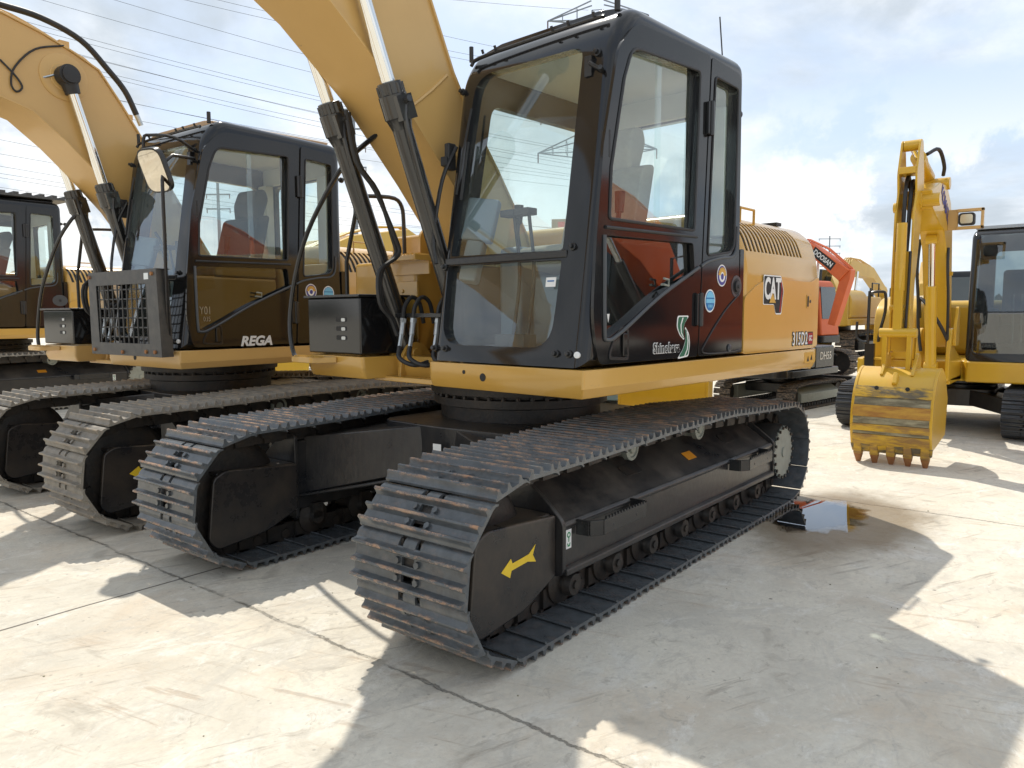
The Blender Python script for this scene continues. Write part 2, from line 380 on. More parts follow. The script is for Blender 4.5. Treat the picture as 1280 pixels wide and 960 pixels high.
def shoe_mesh(p, w, tall=.027):
    s = p/.1835; g = tall
    def ridge(c): return [(c-.016*s, .0), (c-.0105*s, g*.28), (c-.006*s, g*.92), (c-.003*s, g), (c+.003*s, g), (c+.006*s, g*.92), (c+.0105*s, g*.28), (c+.016*s, .0)]
    top = [(-.100*s, -.004)]
    for c in (-.078*s, -.018*s, .052*s): top += ridge(c)
    top += [(.078*s, -.001), (.094*s, -.010), (.104*s, -.024), (.098*s, -.028)]
    bot = [(.088*s, -.018), (.072*s, -.013), (-.100*s, -.014)]
    prof = top+bot
    b = MB(); c0, c1 = .032, .058
    nolip = [q for q in top if q[0] < .07*s]+[(.070*s, -.001), (.070*s, -.013), (-.100*s, -.014)]
    for sg in (-1, 1):
        b.prism(prof, 1, *sorted((sg*c1, sg*w/2))); b.prism(nolip, 1, *sorted((sg*c0, sg*c1)))
    b.prism([(-.100*s, -.004)]+ridge(-.078*s)+[(-.061*s, 0), (-.061*s, -.0135), (-.100*s, -.014)], 1, -c0, c0)
    b.prism([(-.034*s, 0)]+ridge(-.018*s)+[(.001*s, 0), (.001*s, -.0132), (-.034*s, -.0134)], 1, -c0, c0)
    b.prism([(.033*s, 0)]+ridge(.052*s)+[(.078*s, -.001), (.094*s, -.010), (.104*s, -.024), (.098*s, -.028), (.088*s, -.018), (.033*s, -.0131)], 1, -c0, c0)
    for y in (-.052, .052):
        for x in (-.048*s, .017*s):
            b.cyl((x, y, -.002), (x, y, .012), .0135*s**.5, n=6)
    return b.mesh('track_shoe', 30, True)

def build_track(parent, yc, w, path, p, shoe_me, shoe_m, pose=None, name='track', shoes=True):
    ch = MB()
    for pos, t, l in path:
        nrm = Vector((t.z, 0, -t.x))     # outward
        M = frame_m((pos.x, yc, pos.z), t, Vector((0, 1, 0)))
        M = Matrix(((t.x, 0, nrm.x, pos.x), (0, 1, 0, yc), (t.z, 0, nrm.z, pos.z), (0, 0, 0, 1)))
        h = (l+.04)*(p/.1835)**.3
        for sy in (-1, 1):
            for a, b_, y0, y1 in ((-p*.52, p*.1, .066, .088), (-p*.1, p*.52, .046, .068)):
                ys = sorted((sy*y0, sy*y1)); ch.box(a, b_, ys[0], ys[1], -.016-h, -.014, M)
        ch.cyl(M @ Vector((p*.5, -.095, -l)), M @ Vector((p*.5, .095, -l)), .028*p/.1835, n=10)
        ch.box(-p*.22, p*.2, -.088, .088, -.024, -.014, M)
    tr = obj(name, ch.mesh('track', 30, True), 'chain', parent, pose)
    if shoes:
        for pos, t, l in path:
            o = bpy.data.objects.new('track_shoe', shoe_me); COL.objects.link(o); o.parent = tr
            nrm = Vector((t.z, 0, -t.x))
            j = random.uniform(-.003, .003)
            o.matrix_local = Matrix(((t.x, 0, nrm.x, pos.x), (0, 1, 0, yc+j), (t.z, 0, nrm.z, pos.z), (0, 0, 0, 1)))
    return tr

def track_frame(parent, sy, yc, arrow=True, mud=False):
    """roller frame with idler guard, steps, rollers, final drive. sy=+1 left, -1 right (mirrored)"""
    Y = lambda v: sy*v
    def ys(a, b): return sorted((Y(a), Y(b)))
    b = MB()
    # main beam: bottom box, plain sloped roof, bottom flange
    poly = [(1.10, .25), (1.10, .445), (.84, .62), (.78, .62), (.78, .22), (1.06, .22)]
    b.prism([(Y(p[0]), p[1]) for p in poly], 0, -1.42, 1.13)
    b.prism([(Y(p[0]), p[1]) for p in ((1.095, .235), (1.127, .235), (1.127, .262), (1.112, .268), (1.095, .268))], 0, -1.40, 1.13)
    b.prism([(Y(p[0]), p[1]) for p in ((1.086, .440), (1.108, .432), (1.112, .450), (1.094, .466))], 0, -1.40, 1.13)
    # strap at the front end of the beam
    y0, y1 = ys(.76, 1.118)
    b.prism(rnd([(Y(.76), .16), (Y(1.118), .24), (Y(1.118), .47), (Y(1.02), .56), (Y(.86), .67), (Y(.76), .67)], .03), 0, 1.125, 1.15)
    b.prism(rnd([(Y(.76), .2), (Y(1.116), .24), (Y(1.116), .47), (Y(.86), .66), (Y(.76), .66)], .03), 0, -1.43, -1.41)
    fr = obj('track_frame', b.mesh('track_frame', 30, True), 'frame_black', parent, bevel=.006)
    # dark flat plates painting the shade of two slots; nothing is recessed
    sl = Vector((0, 1.10-.84, .445-.62)); vdir = Vector((0, Y(.84-1.10), .62-.445)).normalized()
    for cx in (.30, -.95):
        s = MB(); o0 = Vector((cx, Y(.955), .5435)); u = Vector((1, 0, 0)) if sy < 0 else Vector((-1, 0, 0))
        M = frame_m(o0, u, vdir)
        st = rnd([(-.085, -.035), (.085, -.035), (.085, .035), (-.085, .035)], .034)
        s.plate([(x*1.06, y*1.12) for x, y in st], [], M @ Matrix.Translation((0, 0, .003)), .004)
        obj('slot_shade', s, 'chain', fr)
    # idler guard box
    g = MB()
    side = rnd([(1.152, .50), (1.60, .535), (1.67, .50), (1.71, .17), (1.66, .115), (1.36, .15), (1.152, .235)], [.0, .03, .03, .04, .04, .05, .0])
    y0, y1 = ys(1.055, 1.082); g.prism(side, 1, y0, y1)
    y0, y1 = ys(.735, .76); g.prism(side, 1, y0, y1)
    y0, y1 = ys(.76, 1.055); g.box(1.152, 1.44, y0, y1, .485, .505)
    g.hexa([(1.44, y0, .485), (1.64, y0, .50), (1.64, y1, .50), (1.44, y1, .485), (1.44, y0, .505), (1.64, y0, .525), (1.64, y1, .525), (1.44, y1, .505)])
    gu = obj('idler_guard', g.mesh('idler_guard', 30, True), 'guard_black', parent, bevel=.012, seg=3)
    if arrow:
        pts = [(1.523, .351), (1.462, .392), (1.452, .371), (1.345, .381), (1.300, .412), (1.318, .372), (1.297, .338), (1.353, .352), (1.458, .343), (1.468, .316)]
        if sy > 0: side_poly('arrow_sticker', pts, 1.0835, 'arrow_yellow', gu)
    # idler wheel
    w = MB(); ymid = yc
    w.lathe((1.51, Y(ymid)-.07, .385), (0, 1, 0), [(0, .05), (.0, .2), (.012, .26), (.03, .29), (.055, .31), (.085, .31), (.11, .29), (.128, .26), (.14, .2), (.14, .05)], 40)
    w.cyl((1.51, Y(ymid)-.16, .385), (1.51, Y(ymid)+.16, .385), .055)
    obj('idler', w.mesh('idler', 30, True), 'chain', parent)
    # rollers
    for i in range(7):
        x = -1.22+i*.37; r = MB()
        r.lathe((x, Y(.905)-.15, .152), (0, 1, 0), [(0, .04), (.03, .05), (.05, .1), (.07, .1), (.08, .078), (.22, .078), (.23, .1), (.25, .1), (.27, .05), (.30, .04)], 20)
        r.box(x-.06, x+.06, Y(.905)-.165, Y(.905)-.12, .1, .24); r.box(x-.035, x+.035, Y(.905)+.12, Y(.905)+.15, .15, .24); r.cyl((x, Y(.905)+sy*.14, .152), (x, Y(.905)+sy*.175, .152), .058, .048, n=18); r.cyl((x, Y(.905)+sy*.174, .152), (x, Y(.905)+sy*.185, .152), .02, n=8)
        obj('track_roller', r.mesh('roller', 30, True), 'chain', parent)
    for x in (.345, -.468):
        r = MB(); r.lathe((x, Y(.78), .665), (0, sy, 0), [(0, .03), (.03, .03), (.03, .06), (.06, .052), (.18, .052), (.185, .065), (.215, .065), (.218, .05), (.21, .045), (.21, .03), (.222, .026)], 22)
        r.box(x-.035, x+.035, Y(.80)-.02, Y(.80)+.02, .56, .68)
        obj('carrier_roller', r.mesh('carrier', 30, True), 'hub_grey' if sy > 0 else 'chain', parent)
    # steps
    for xa, xb in ((1.03, .56), (-.66, -1.14)):
        s = MB(); zo = .435; pr = [(xa, 1.105), (xa-.005, 1.17), (xa-.06, 1.205), (xb+.03, 1.205), (xb, 1.19), (xb-.005, 1.105)]
        pr = [(p[0], p[1]) for p in pr]
        for i in range(len(pr)-1):
            (ax_, ay), (bx, by) = pr[i], pr[i+1]
            d = Vector((bx-ax_, by-ay)).normalized(); nn = Vector((-d.y, d.x))*.006
            c = [(ax_-nn.x, Y(ay-nn.y)), (bx-nn.x, Y(by-nn.y)), (bx+nn.x, Y(by+nn.y)), (ax_+nn.x, Y(ay+nn.y))]
            s.hexa([(*q, .395) for q in c]+[(*q, .462) for q in c])
        nteeth = 14
        for k in range(nteeth):
            x = xa-.09-(xa-xb-.14)*k/(nteeth-1)
            s.prism([(x-.010, .460), (x-.004, .473), (x+.004, .473), (x+.010, .460)], 1, *ys(1.198, 1.211))
        for x in (xa-.14, xb+.12): s.cyl((x, Y(1.2), .425), (x, Y(1.2125), .425), .008, n=8)
        obj('step', s.mesh('step', 30, True), 'black_satin', fr, bevel=.002, seg=1)
    # final drive
    d = MB(); cx, cz = -1.60, .37
    d.lathe((cx, Y(.70), cz), (0, sy, 0), [(0, .14), (.1, .17), (.1, .21), (.20, .215), (.22, .20), (.36, .20), (.38, .195), (.405, .185), (.41, .17)], 40)
    fd = obj('final_drive', d.mesh('final_drive', 30, True), 'black_satin', parent)
    t = MB(); n = 30; poly = []
    for i in range(n*2):
        a = 2*math.pi*i/(n*2); rr = .19 if i % 2 else .168; poly.append((cx+rr*math.cos(a), cz+rr*math.sin(a)))
    t.prism(poly, 1, *ys(1.109, 1.118))
    t.cyl((cx, Y(1.117), cz), (cx, Y(1.126), cz), .035)
    obj('drive_cover', t.mesh('cover', 20, True), 'hub_grey', fd)
    if sy > 0:
        bo = MB(); bo.cyl((0, Y(1.117), 0), (0, Y(1.13), 0), .011, n=6); bme = bo.mesh('bolt', 20, True)
        for i in range(18):
            a = 2*math.pi*i/18; obj('bolt', bme, 'bolt', fd, loc=(cx+.177*math.cos(a), 0, cz+.177*math.sin(a)))
    sp = MB(); poly = []
    for i in range(42):
        a = 2*math.pi*i/42; rr = (.33, .33, .29)[i % 3]; poly.append((cx+rr*math.cos(a), cz+rr*math.sin(a)))
    sp.prism(poly, 1, *ys(.885, .925)); obj('sprocket', sp.mesh('sprocket', 20, True), 'chain', parent)
    if sy > 0:
        M0 = lambda x, z: frame_m((x, 1.1022, z), (-1, 0, 0), (0, 0, 1))
        for x in (1.085, -1.22):
            q = MB(); q.plate([(-.02, -.042), (.02, -.042), (.02, .042), (-.02, .042)], [], M0(x, .385), .001)
            s_ = obj('lifting_sticker', q, 'white', fr)
            h = MB(); ring = [(.013*math.cos(2*math.pi*i/16), .018+.013*math.sin(2*math.pi*i/16)) for i in range(16)]
            h.plate(ring, [[(a*.55, .018+(b_-.018)*.55) for a, b_ in ring]], M0(x, .385) @ Matrix.Translation((0, 0, .001)), .001)
            h.plate([(-.003, .008), (-.003, -.012), (.003, -.012), (.003, .008)], [], M0(x, .385) @ Matrix.Translation((0, 0, .001)), .001)
            h.plate([(-.012, -.018), (-.008, -.033), (.008, -.033), (.012, -.018), (.006, -.018), (.004, -.026), (-.004, -.026), (-.006, -.018)], [], M0(x, .385) @ Matrix.Translation((0, 0, .001)), .001)
            obj('hook_symbol', h, 'label_green', s_)
        q = MB(); M = frame_m((-.335, .99, .5235), (-1, 0, 0), (0, -.83, .558)); q.plate([(-.055, -.03), (.055, -.03), (.055, .03), (-.055, .03)], [], M, .001)
        obj('warning_sticker', q, 'label_orange', fr)
    return fr

def carbody(parent, pose=None, brg=(0, 0), name='carbody'):
    b = MB()
    b.prism(rnd([(-.72, -.5), (.72, -.5), (.76, 0), (.72, .5), (-.72, .5), (-.76, 0)], .1), 2, .44, .735)
    for sx in (1, -1):
        for sy in (1, -1):
            c = [(sx*.05, sy*.3, .45), (sx*.76, sy*.12, .47), (sx*1.08, sy*.80, .30), (sx*.50, sy*.80, .30),
                 (sx*.05, sy*.3, .734), (sx*.74, sy*.12, .728), (sx*1.06, sy*.80, .640), (sx*.50, sy*.80, .655)]
            b.hexa(c)
            e = [(sx*.74, sy*.10, .44), (sx*.80, sy*.10, .44), (sx*1.14, sy*.80, .285), (sx*1.06, sy*.80, .285),
                 (sx*.74, sy*.10, .46), (sx*.80, sy*.10, .46), (sx*1.14, sy*.80, .303), (sx*1.06, sy*.80, .303)]
            b.hexa(e)
    c = obj(name, b.mesh('carbody', 30, True), 'frame_black', parent, bevel=.01)
    r = MB(); bx, by = brg
    r.lathe((bx, by, .70), (0, 0, 1), [(0, .50), (.11, .50), (.12, .54), (.165, .54), (.17, .50), (.185, .50), (.19, .56), (.235, .56), (.24, .50), (.31, .50)], 48)
    for i in range(40):
        a = 2*math.pi*i/40; r.cyl((bx+.525*math.cos(a), by+.525*math.sin(a), .865), (bx+.525*math.cos(a), by+.525*math.sin(a), .884), .014, n=6)
    obj('slewing_ring', r.mesh('ring', 30, True), 'chain', c)
    q = MB(); q.plate([(-.03, -.03), (.03, -.03), (.03, .03), (-.03, .03)], [], frame_m((.888, .30, .58), (.43, .9, 0), (0, 0, 1)), .001)
    return c

P1 = .1835
PATH = track_path((1.51, .385, .355), (-1.60, .37, .34), [(1.2, .742), (.8, .748), (.345, .762), (0, .764), (-.468, .766), (-.9, .742), (-1.3, .722)], pitch=P1)
SH = {}
def shoe(kind, w=.584, p=P1):
    k = (kind, w, p)
    if k not in SH:
        SH[k] = shoe_mesh(p, w); SH[k].materials.append(MATS[kind])
    return SH[k]

# ------------------------------------------------------------------ cab shell (shared mesh)
DW = [(.705, 1.774), (.694, 2.0), (.60, 2.40), (.535, 2.553), (-.086, 2.587), (-.05, 1.78)]
DWr = rnd(DW, [.02, .0, .0, .06, .03, .02], 4)
LW = rnd([(.725, 1.235), (.730, 1.70), (-.045, 1.715), (-.065, 1.555), (.30, 1.44), (.55, 1.315)], [.04, .03, .02, .02, .0, .0])
RW = rnd([(-.250, 2.600), (-.515, 2.590), (-.505, 1.700), (-.200, 1.660)], [.03, .03, .07, .03])
KX = .16                              # lean of the windscreen
FX = lambda z: .862-KX*(z-1.1)
def cab_shell():
    prof = rnd([(FX(1.112), 1.112), (FX(1.75), 1.75), (FX(2.60), 2.60), (.50, 2.765), (-.635, 2.765), (-.635, 1.112)], [.0, .0, .16, .12, .10, .0], 6)
    outer = MB(); outer.prism(prof, 1, .128, 1.154); outer = bevel_caps(outer, 1, .07, 6)
    inn = rnd([(FX(1.15)-.06, 1.15), (FX(2.60)-.06, 2.58), (.47, 2.70), (-.59, 2.70), (-.59, 1.15)], [.0, .12, .08, .08, .0], 5)
    inner = MB(); inner.prism(inn, 1, .175, 1.108)
    cs = [inner]
    fu = rnd([(.205, 1.655), (.960, 1.645), (.960, 2.585), (.255, 2.600)], [.02, .02, .07, .12], 6)
    fl = rnd([(.205, 1.195), (.945, 1.195), (.960, 1.600), (.190, 1.605)], [.13, .13, .02, .02], 6)
    for p in (fu, fl):
        c = MB(); c.prism(p, 0, .35, 1.2); cs.append(c)
    for p in (DWr, LW, RW):
        c = MB(); c.prism(p, 1, 1.0, 1.3); cs.append(c)
    c = MB(); c.prism(rnd([(.60, 1.62), (.42, 2.50), (-.50, 2.50), (-.50, 1.62)], .07), 1, 0, .3); cs.append(c)
    c = MB(); c.prism(rnd([(.30, 1.80), (.98, 1.80), (.98, 2.50), (.30, 2.50)], .07), 0, -.8, -.4); cs.append(c)
    return bool_cut(outer, cs), fu, fl
SHELL, FU, FL = cab_shell()
SHELLS = {}
def shell_for(m):
    if m not in SHELLS:
        s = SHELL.copy(); s.materials.clear(); s.materials.append(MATS[m]); SHELLS[m] = s
    return SHELLS[m]

def front_plate(poly, off, th):
    """poly (y,z) laid on the leaning windscreen plane, off = distance ahead of the shell"""
    v = Vector((-KX, 0, 1)).normalized(); k = math.sqrt(1+KX*KX)
    M = frame_m((FX(1.1)+off, 0, 1.1), (0, 1, 0), v)
    b = MB(); b.plate([(p[0], (p[1]-1.1)*k) for p in poly], [], M, th); return b

def build_cab(parent, pose, seat='seat_beige', roofcap='black', lite=False, headrest_film=False):
    cab = obj('cab', shell_for('black'), None, parent, pose)
    # lining
    li = MB(); li.box(-.585, .46, .18, 1.10, 2.655, 2.69); li.box(-.588, -.555, .18, 1.10, 1.15, 1.79); li.box(-.588, -.555, .18, 1.10, 2.51, 2.66)
    li.box(-.588, -.5, .18, .29, 1.79, 2.51); li.box(-.588, -.5, .99, 1.10, 1.79, 2.51)
    obj('headliner', li, 'headliner', cab, bevel=.01)
    fl = MB(); fl.box(-.58, .78, .18, 1.10, 1.15, 1.18); obj('cab_floor', fl, 'plastic', cab)
    # roof cap
    rc = MB(); rc.prism(rnd([(.19, .0), (1.07, .0), (1.07, .03), (.95, .05), (.31, .05), (.19, .03)], .012), 0, -.56, .50)
    rc.v = [(x+(-.012 if z > .02 else 0), y, z+2.762-(.03 if x > .4 else 0)) for x, y, z in rc.v]
    obj('roof_hatch', rc.mesh('roof', 30, True), roofcap, cab, bevel=.008)
    # gutter with bolts over the windscreen
    g = MB(); g.tube([(.605, .20, 2.665), (.585, .24, 2.70), (.573, .6, 2.713), (.573, 1.0, 2.713), (.585, 1.04, 2.70)], .010, 8, 3)
    for y in (.27, .36, .74, .84, .99): g.cyl((.585, y, 2.715), (.595, y, 2.735), .008, n=6)
    obj('gutter', g.mesh('gutter', 30, True), 'black_satin', cab)
    # glass
    obj('windscreen', front_plate(rnd([(.185, 1.64), (.98, 1.63), (.98, 2.61), (.235, 2.62)], .06), -.03, .006), 'glass', cab)
    obj('lower_windscreen', front_plate(rnd([(.18, 1.18), (.965, 1.18), (.975, 1.618), (.175, 1.62)], .09), -.036, .006), 'glass', cab)
    b = MB(); b.plate([(-p[0], p[1]) for p in [(.735, 1.76), (.71, 2.05), (.56, 2.575), (-.10, 2.60), (-.03, 1.765)]], [], frame_m((0, 1.134, 0), (-1,0,0), (0,0,1)), .005)
    obj('door_window', b, 'glass', cab)
    b = MB(); b.plate([(-p[0], p[1]) for p in [(.74, 1.215), (.74, 1.72), (-.03, 1.73), (-.05, 1.54), (.30, 1.42), (.55, 1.295)]], [], frame_m((0, 1.136, 0), (-1,0,0), (0,0,1)), .005)
    obj('lower_door_window', b, 'glass_dark', cab)
    b = MB(); b.plate([(-p[0], p[1]) for p in [(-.235, 2.615), (-.53, 2.605), (-.52, 1.685), (-.185, 1.645)]], [], frame_m((0, 1.134, 0), (-1,0,0), (0,0,1)), .005)
    obj('rear_side_window', b, 'glass', cab)
    b = MB(); b.box(-.52, .62, .146, .152, 1.6, 2.52); obj('right_window', b, 'glass_clear', cab)
    b = MB(); b.box(-.618, -.612, .28, 1.0, 1.78, 2.52); obj('back_window', b, 'glass_clear', cab)
    # door skin, proud of the shell, with window openings
    dout = rnd([(.775, 1.125), (.822, 1.33), (.800, 1.66), (.750, 2.09), (.640, 2.53), (.50, 2.672), (-.195, 2.690), (-.108, 1.125)], [.04, .1, .0, .0, .05, .08, .03, .02], 5)
    d = MB(); d.plate([(-p[0], p[1]) for p in dout], [[(-p[0], p[1]) for p in DWr], [(-p[0], p[1]) for p in LW]], frame_m((0, 1.168, 0), (-1,0,0), (0,0,1)), .016)
    door = obj('door', d.mesh('door', 30, True), 'black', cab, bevel=.006)
    # rear quarter panel
    q = MB(); q.plate([(-p[0], p[1]) for p in rnd([(-.212, 2.690), (-.555, 2.672), (-.575, 1.62), (-.60, 1.125), (-.122, 1.125)], [.03, .05, .1, .02, .02])], [[(-p[0], p[1]) for p in RW]], frame_m((0, 1.166, 0), (-1,0,0), (0,0,1)), .014)
    obj('quarter_panel', q.mesh('quarter', 30, True), 'black', cab, bevel=.006)
    # rubber seals round the panes and the curved trim line
    s = MB()
    s.tube([(x, 1.169, z) for x, z in DWr]+[(DWr[0][0], 1.169, DWr[0][1])], .0075, 6, 1)
    s.tube([(x, 1.168, z) for x, z in RW]+[(RW[0][0], 1.168, RW[0][1])], .006, 6, 1)
    obj('window_seal', s.mesh('seal', 40, True), 'rubber', cab)
    s = MB(); s.tube([(.742, 1.170, 1.70), (.738, 1.171, 1.30), (.715, 1.171, 1.235), (.60, 1.172, 1.272), (.30, 1.172, 1.425), (-.02, 1.172, 1.560), (-.102, 1.172, 1.592)], .0095, 8, 5)
    s.tube([(-.125, 1.170, 1.60), (-.20, 1.170, 1.628), (-.35, 1.170, 1.655), (-.47, 1.170, 1.668), (-.522, 1.170, 1.72), (-.532, 1.170, 1.84)], .008, 8, 5)
    obj('trim_line', s.mesh('trim', 40, True), 'seal', cab)
    s = MB(); s.tube([(.735, 1.1705, 1.735), (-.075, 1.1705, 1.75)], .008, 8, 1); obj('waist_bar', s, 'rubber', door)
    # sliding pane dividers
    s = MB(); s.box(.225, .262, 1.118, 1.130, 1.775, 2.575); obj('sliding_pane_edge', s, 'glass_clear', door)
    s = MB(); s.box(-.078, -.045, 1.112, 1.130, 1.78, 2.585); s.box(.70, .712, 1.125, 1.17, 2.04, 2.16); obj('sliding_pane_rail', s, 'rubber', door, bevel=.003)
    # handle
    h = MB(); h.plate([(-p[0], p[1]) for p in rnd([(.705, 1.145), (.545, 1.135), (.545, 1.285), (.60, 1.295), (.66, 1.25), (.70, 1.185)], .02)],
                      [[(-p[0], p[1]) for p in rnd([(.688, 1.158), (.560, 1.150), (.560, 1.272), (.605, 1.278), (.648, 1.238), (.686, 1.18)], .015)]], frame_m((0, 1.173, 0), (-1,0,0), (0,0,1)), .006)
    hd = obj('door_handle', h.mesh('h', 30, True), 'black_satin', door, bevel=.002, seg=1)
    h = MB(); h.box(.565, .60, 1.169, 1.180, 1.158, 1.262); obj('grip', h, 'black', hd, bevel=.004)
    h = MB(); h.tube([(.25, 1.16, 1.495), (.25, 1.175, 1.495), (.205, 1.175, 1.49), (.205, 1.175, 1.52), (.25, 1.175, 1.525)], .006, 6, 1); obj('latch', h, 'hub_grey', door)
    # hinges
    for z0, z1, x in ((2.285, 2.45, -.185), (1.29, 1.455, -.105)):
        h = MB(); h.box(x-.032, x-.004, 1.168, 1.186, z0, z1); h.box(x+.006, x+.034, 1.168, 1.186, z0, z1); h.cyl((x, 1.186, z0-.006), (x, 1.186, z1+.006), .012, n=10)
        obj('hinge', h.mesh('hinge', 30, True), 'black_satin', cab, bevel=.003, seg=1)
    # bolts on the front frame
    for y, z in ((1.02, 1.655), (.985, 1.172), (1.06, 1.172), (.16, 1.175), (.24, 1.175), (.17, 1.60), (1.05, 2.53), (.165, 2.53)):
        h = MB(); x = FX(z); h.lathe((x-.004, y, z), (1, 0, KX), [(0, .018), (.012, .018), (.014, .011), (.03, .011), (.031, .006)], 10)
        obj('frame_bolt', h.mesh('fb', 30, True), 'black_satin', cab)
    h = MB(); h.lathe((FX(1.17)-.002, 1.105, 1.17), (1, .3, KX), [(0, .015), (.010, .015), (.011, .012)], 12); obj('white_plug', h, 'white', cab)
    # roof studs, mirror bracket, rear knob
    for p in ((.57, .165, 2.70, .012), (.53, 1.08, 2.735, .014)):
        h = MB(); h.cyl(p[:3], (p[0], p[1], p[2]+.078), p[3], n=10); obj('roof_stud', h.mesh('st', 30, True), 'rubber', cab)
    h = MB(); h.tube([(FX(2.5), 1.01, 2.50), (FX(2.5)+.03, 1.03, 2.48), (FX(2.5)+.025, 1.09, 2.44)], .010, 6, 1); h.box(FX(2.5)-.005, FX(2.5)+.02, .99, 1.03, 2.43, 2.52); h.cyl((FX(2.5)+.02, 1.09, 2.44), (FX(2.5)+.05, 1.1, 2.445), .011, n=10)
    obj('mirror_bracket', h.mesh('br', 30, True), 'black_satin', cab)
    h = MB(); h.lathe((-.632, 1.08, 2.50), (-1, 0, 0), [(0, .02), (.02, .02), (.022, .01), (.05, .01), (.052, .022), (.07, .024), (.08, .015)], 14); obj('rear_knob', h, 'rubber', cab)
    # corner post groove, handrail and wiper on the right front post
    h = MB(); h.tube([(FX(1.62)+.03, .13, 1.62), (FX(1.8)+.05, .10, 1.76), (FX(2.1)+.05, .12, 2.06), (FX(2.28)+.01, .16, 2.24)], .011, 8, 4)
    obj('front_handrail', h.mesh('hr', 40, True), 'black_satin', cab)
    h = MB(); h.box(FX(2.2)-.02, FX(2.2)+.035, .105, .14, 2.12, 2.26); h.box(FX(2.2)-.0, FX(2.2)+.05, .09, .135, 2.14, 2.19); obj('post_latch', h, 'rubber', cab, bevel=.006)
    h = MB(); k = lambda y, z, o=.015: (FX(z)+o, y, z)
    h.tube([k(.215, 1.98), k(.25, 2.22, .03), k(.265, 2.42, .02)], .006, 6, 2); h.tube([k(.245, 1.95, .008), k(.252, 2.25, .008)], .008, 6, 1)
    obj('wiper', h.mesh('wp', 40, True), 'rubber', cab)
    # interior
    st = MB(); st.prism(rnd([(.02, 1.55), (.48, 1.60), (.50, 1.70), (.30, 1.73), (.02, 1.68)], .04), 1, .42, .90)
    seatb = obj('seat', st.mesh('seat', 30, True), seat, cab, bevel=.03, seg=3)
    st = MB(); st.prism(rnd([(.03, 1.62), (.16, 1.62), (.02, 2.14), (-.10, 2.16)], .04), 1, .42, .90); obj('backrest', st.mesh('br', 30, True), seat, seatb, bevel=.04, seg=3)
    st = MB(); st.prism(rnd([(-.01, 2.12), (-.10, 2.12), (-.17, 2.30), (-.14, 2.38), (-.05, 2.37), (0, 2.25)], .03), 1, .53, .80); obj('headrest', st.mesh('hr', 30, True), 'seat_grey' if headrest_film else seat, seatb, bevel=.03, seg=3)
    st = MB(); st.box(0, .40, .44, .88, 1.18, 1.56); st.box(-.1, .45, .24, .40, 1.2, 1.72); st.box(-.1, .45, .92, 1.06, 1.2, 1.70); obj('console', st, 'console', cab, bevel=.03, seg=2)
    for y in (.32, .99):
        st = MB(); st.tube([(.36, y, 1.70), (.38, y, 1.80), (.37, y, 1.86)], .013, 8, 3); st.cyl((.37, y, 1.85), (.365, y, 1.95), .022, .027, n=10)
        obj('joystick', st.mesh('j', 40, True), 'rubber', cab)
    st = MB()
    for y in (.50, .60):
        st = MB(); st.tube([(.62, y, 1.20), (.56, y, 1.55), (.60, y, 1.86)], .010, 8, 4); st.box(.57, .64, y-.065, y+.03, 1.85, 1.885); st.box(.60, .70, y-.05, y+.05, 1.18, 1.25)
        obj('travel_lever', st.mesh('tl', 40, True), 'rubber', cab, bevel=.006)
    st = MB(); M = Matrix.Translation((.62, .27, 1.83)) @ Matrix.Rotation(R(-18), 4, 'Y') @ Matrix.Rotation(R(25), 4, 'Z')
    st.box(-.03, .03, -.09, .09, -.10, .14, M); st.box(-.06, .02, -.05, .05, -.32, -.09, M); mo = obj('monitor', st, 'console', cab, bevel=.015)
    st = MB(); st.box(-.034, -.0305, -.07, .07, -.06, .11, M); obj('screen', st, 'sticker_black', mo)
    st = MB(); st.box(FX(1.6)-.045, FX(1.6)+.004, .17, .99, 1.607, 1.645); obj('crossbar', st, 'black_satin', cab, bevel=.008)
    if headrest_film:
        st = MB(); st.tube([(.60, .55, 1.78), (.56, .48, 1.83), (.57, .42, 1.93), (.60, .40, 2.0)], .012, 8, 4); obj('lever', st, 'rubber', cab)
    return cab, door

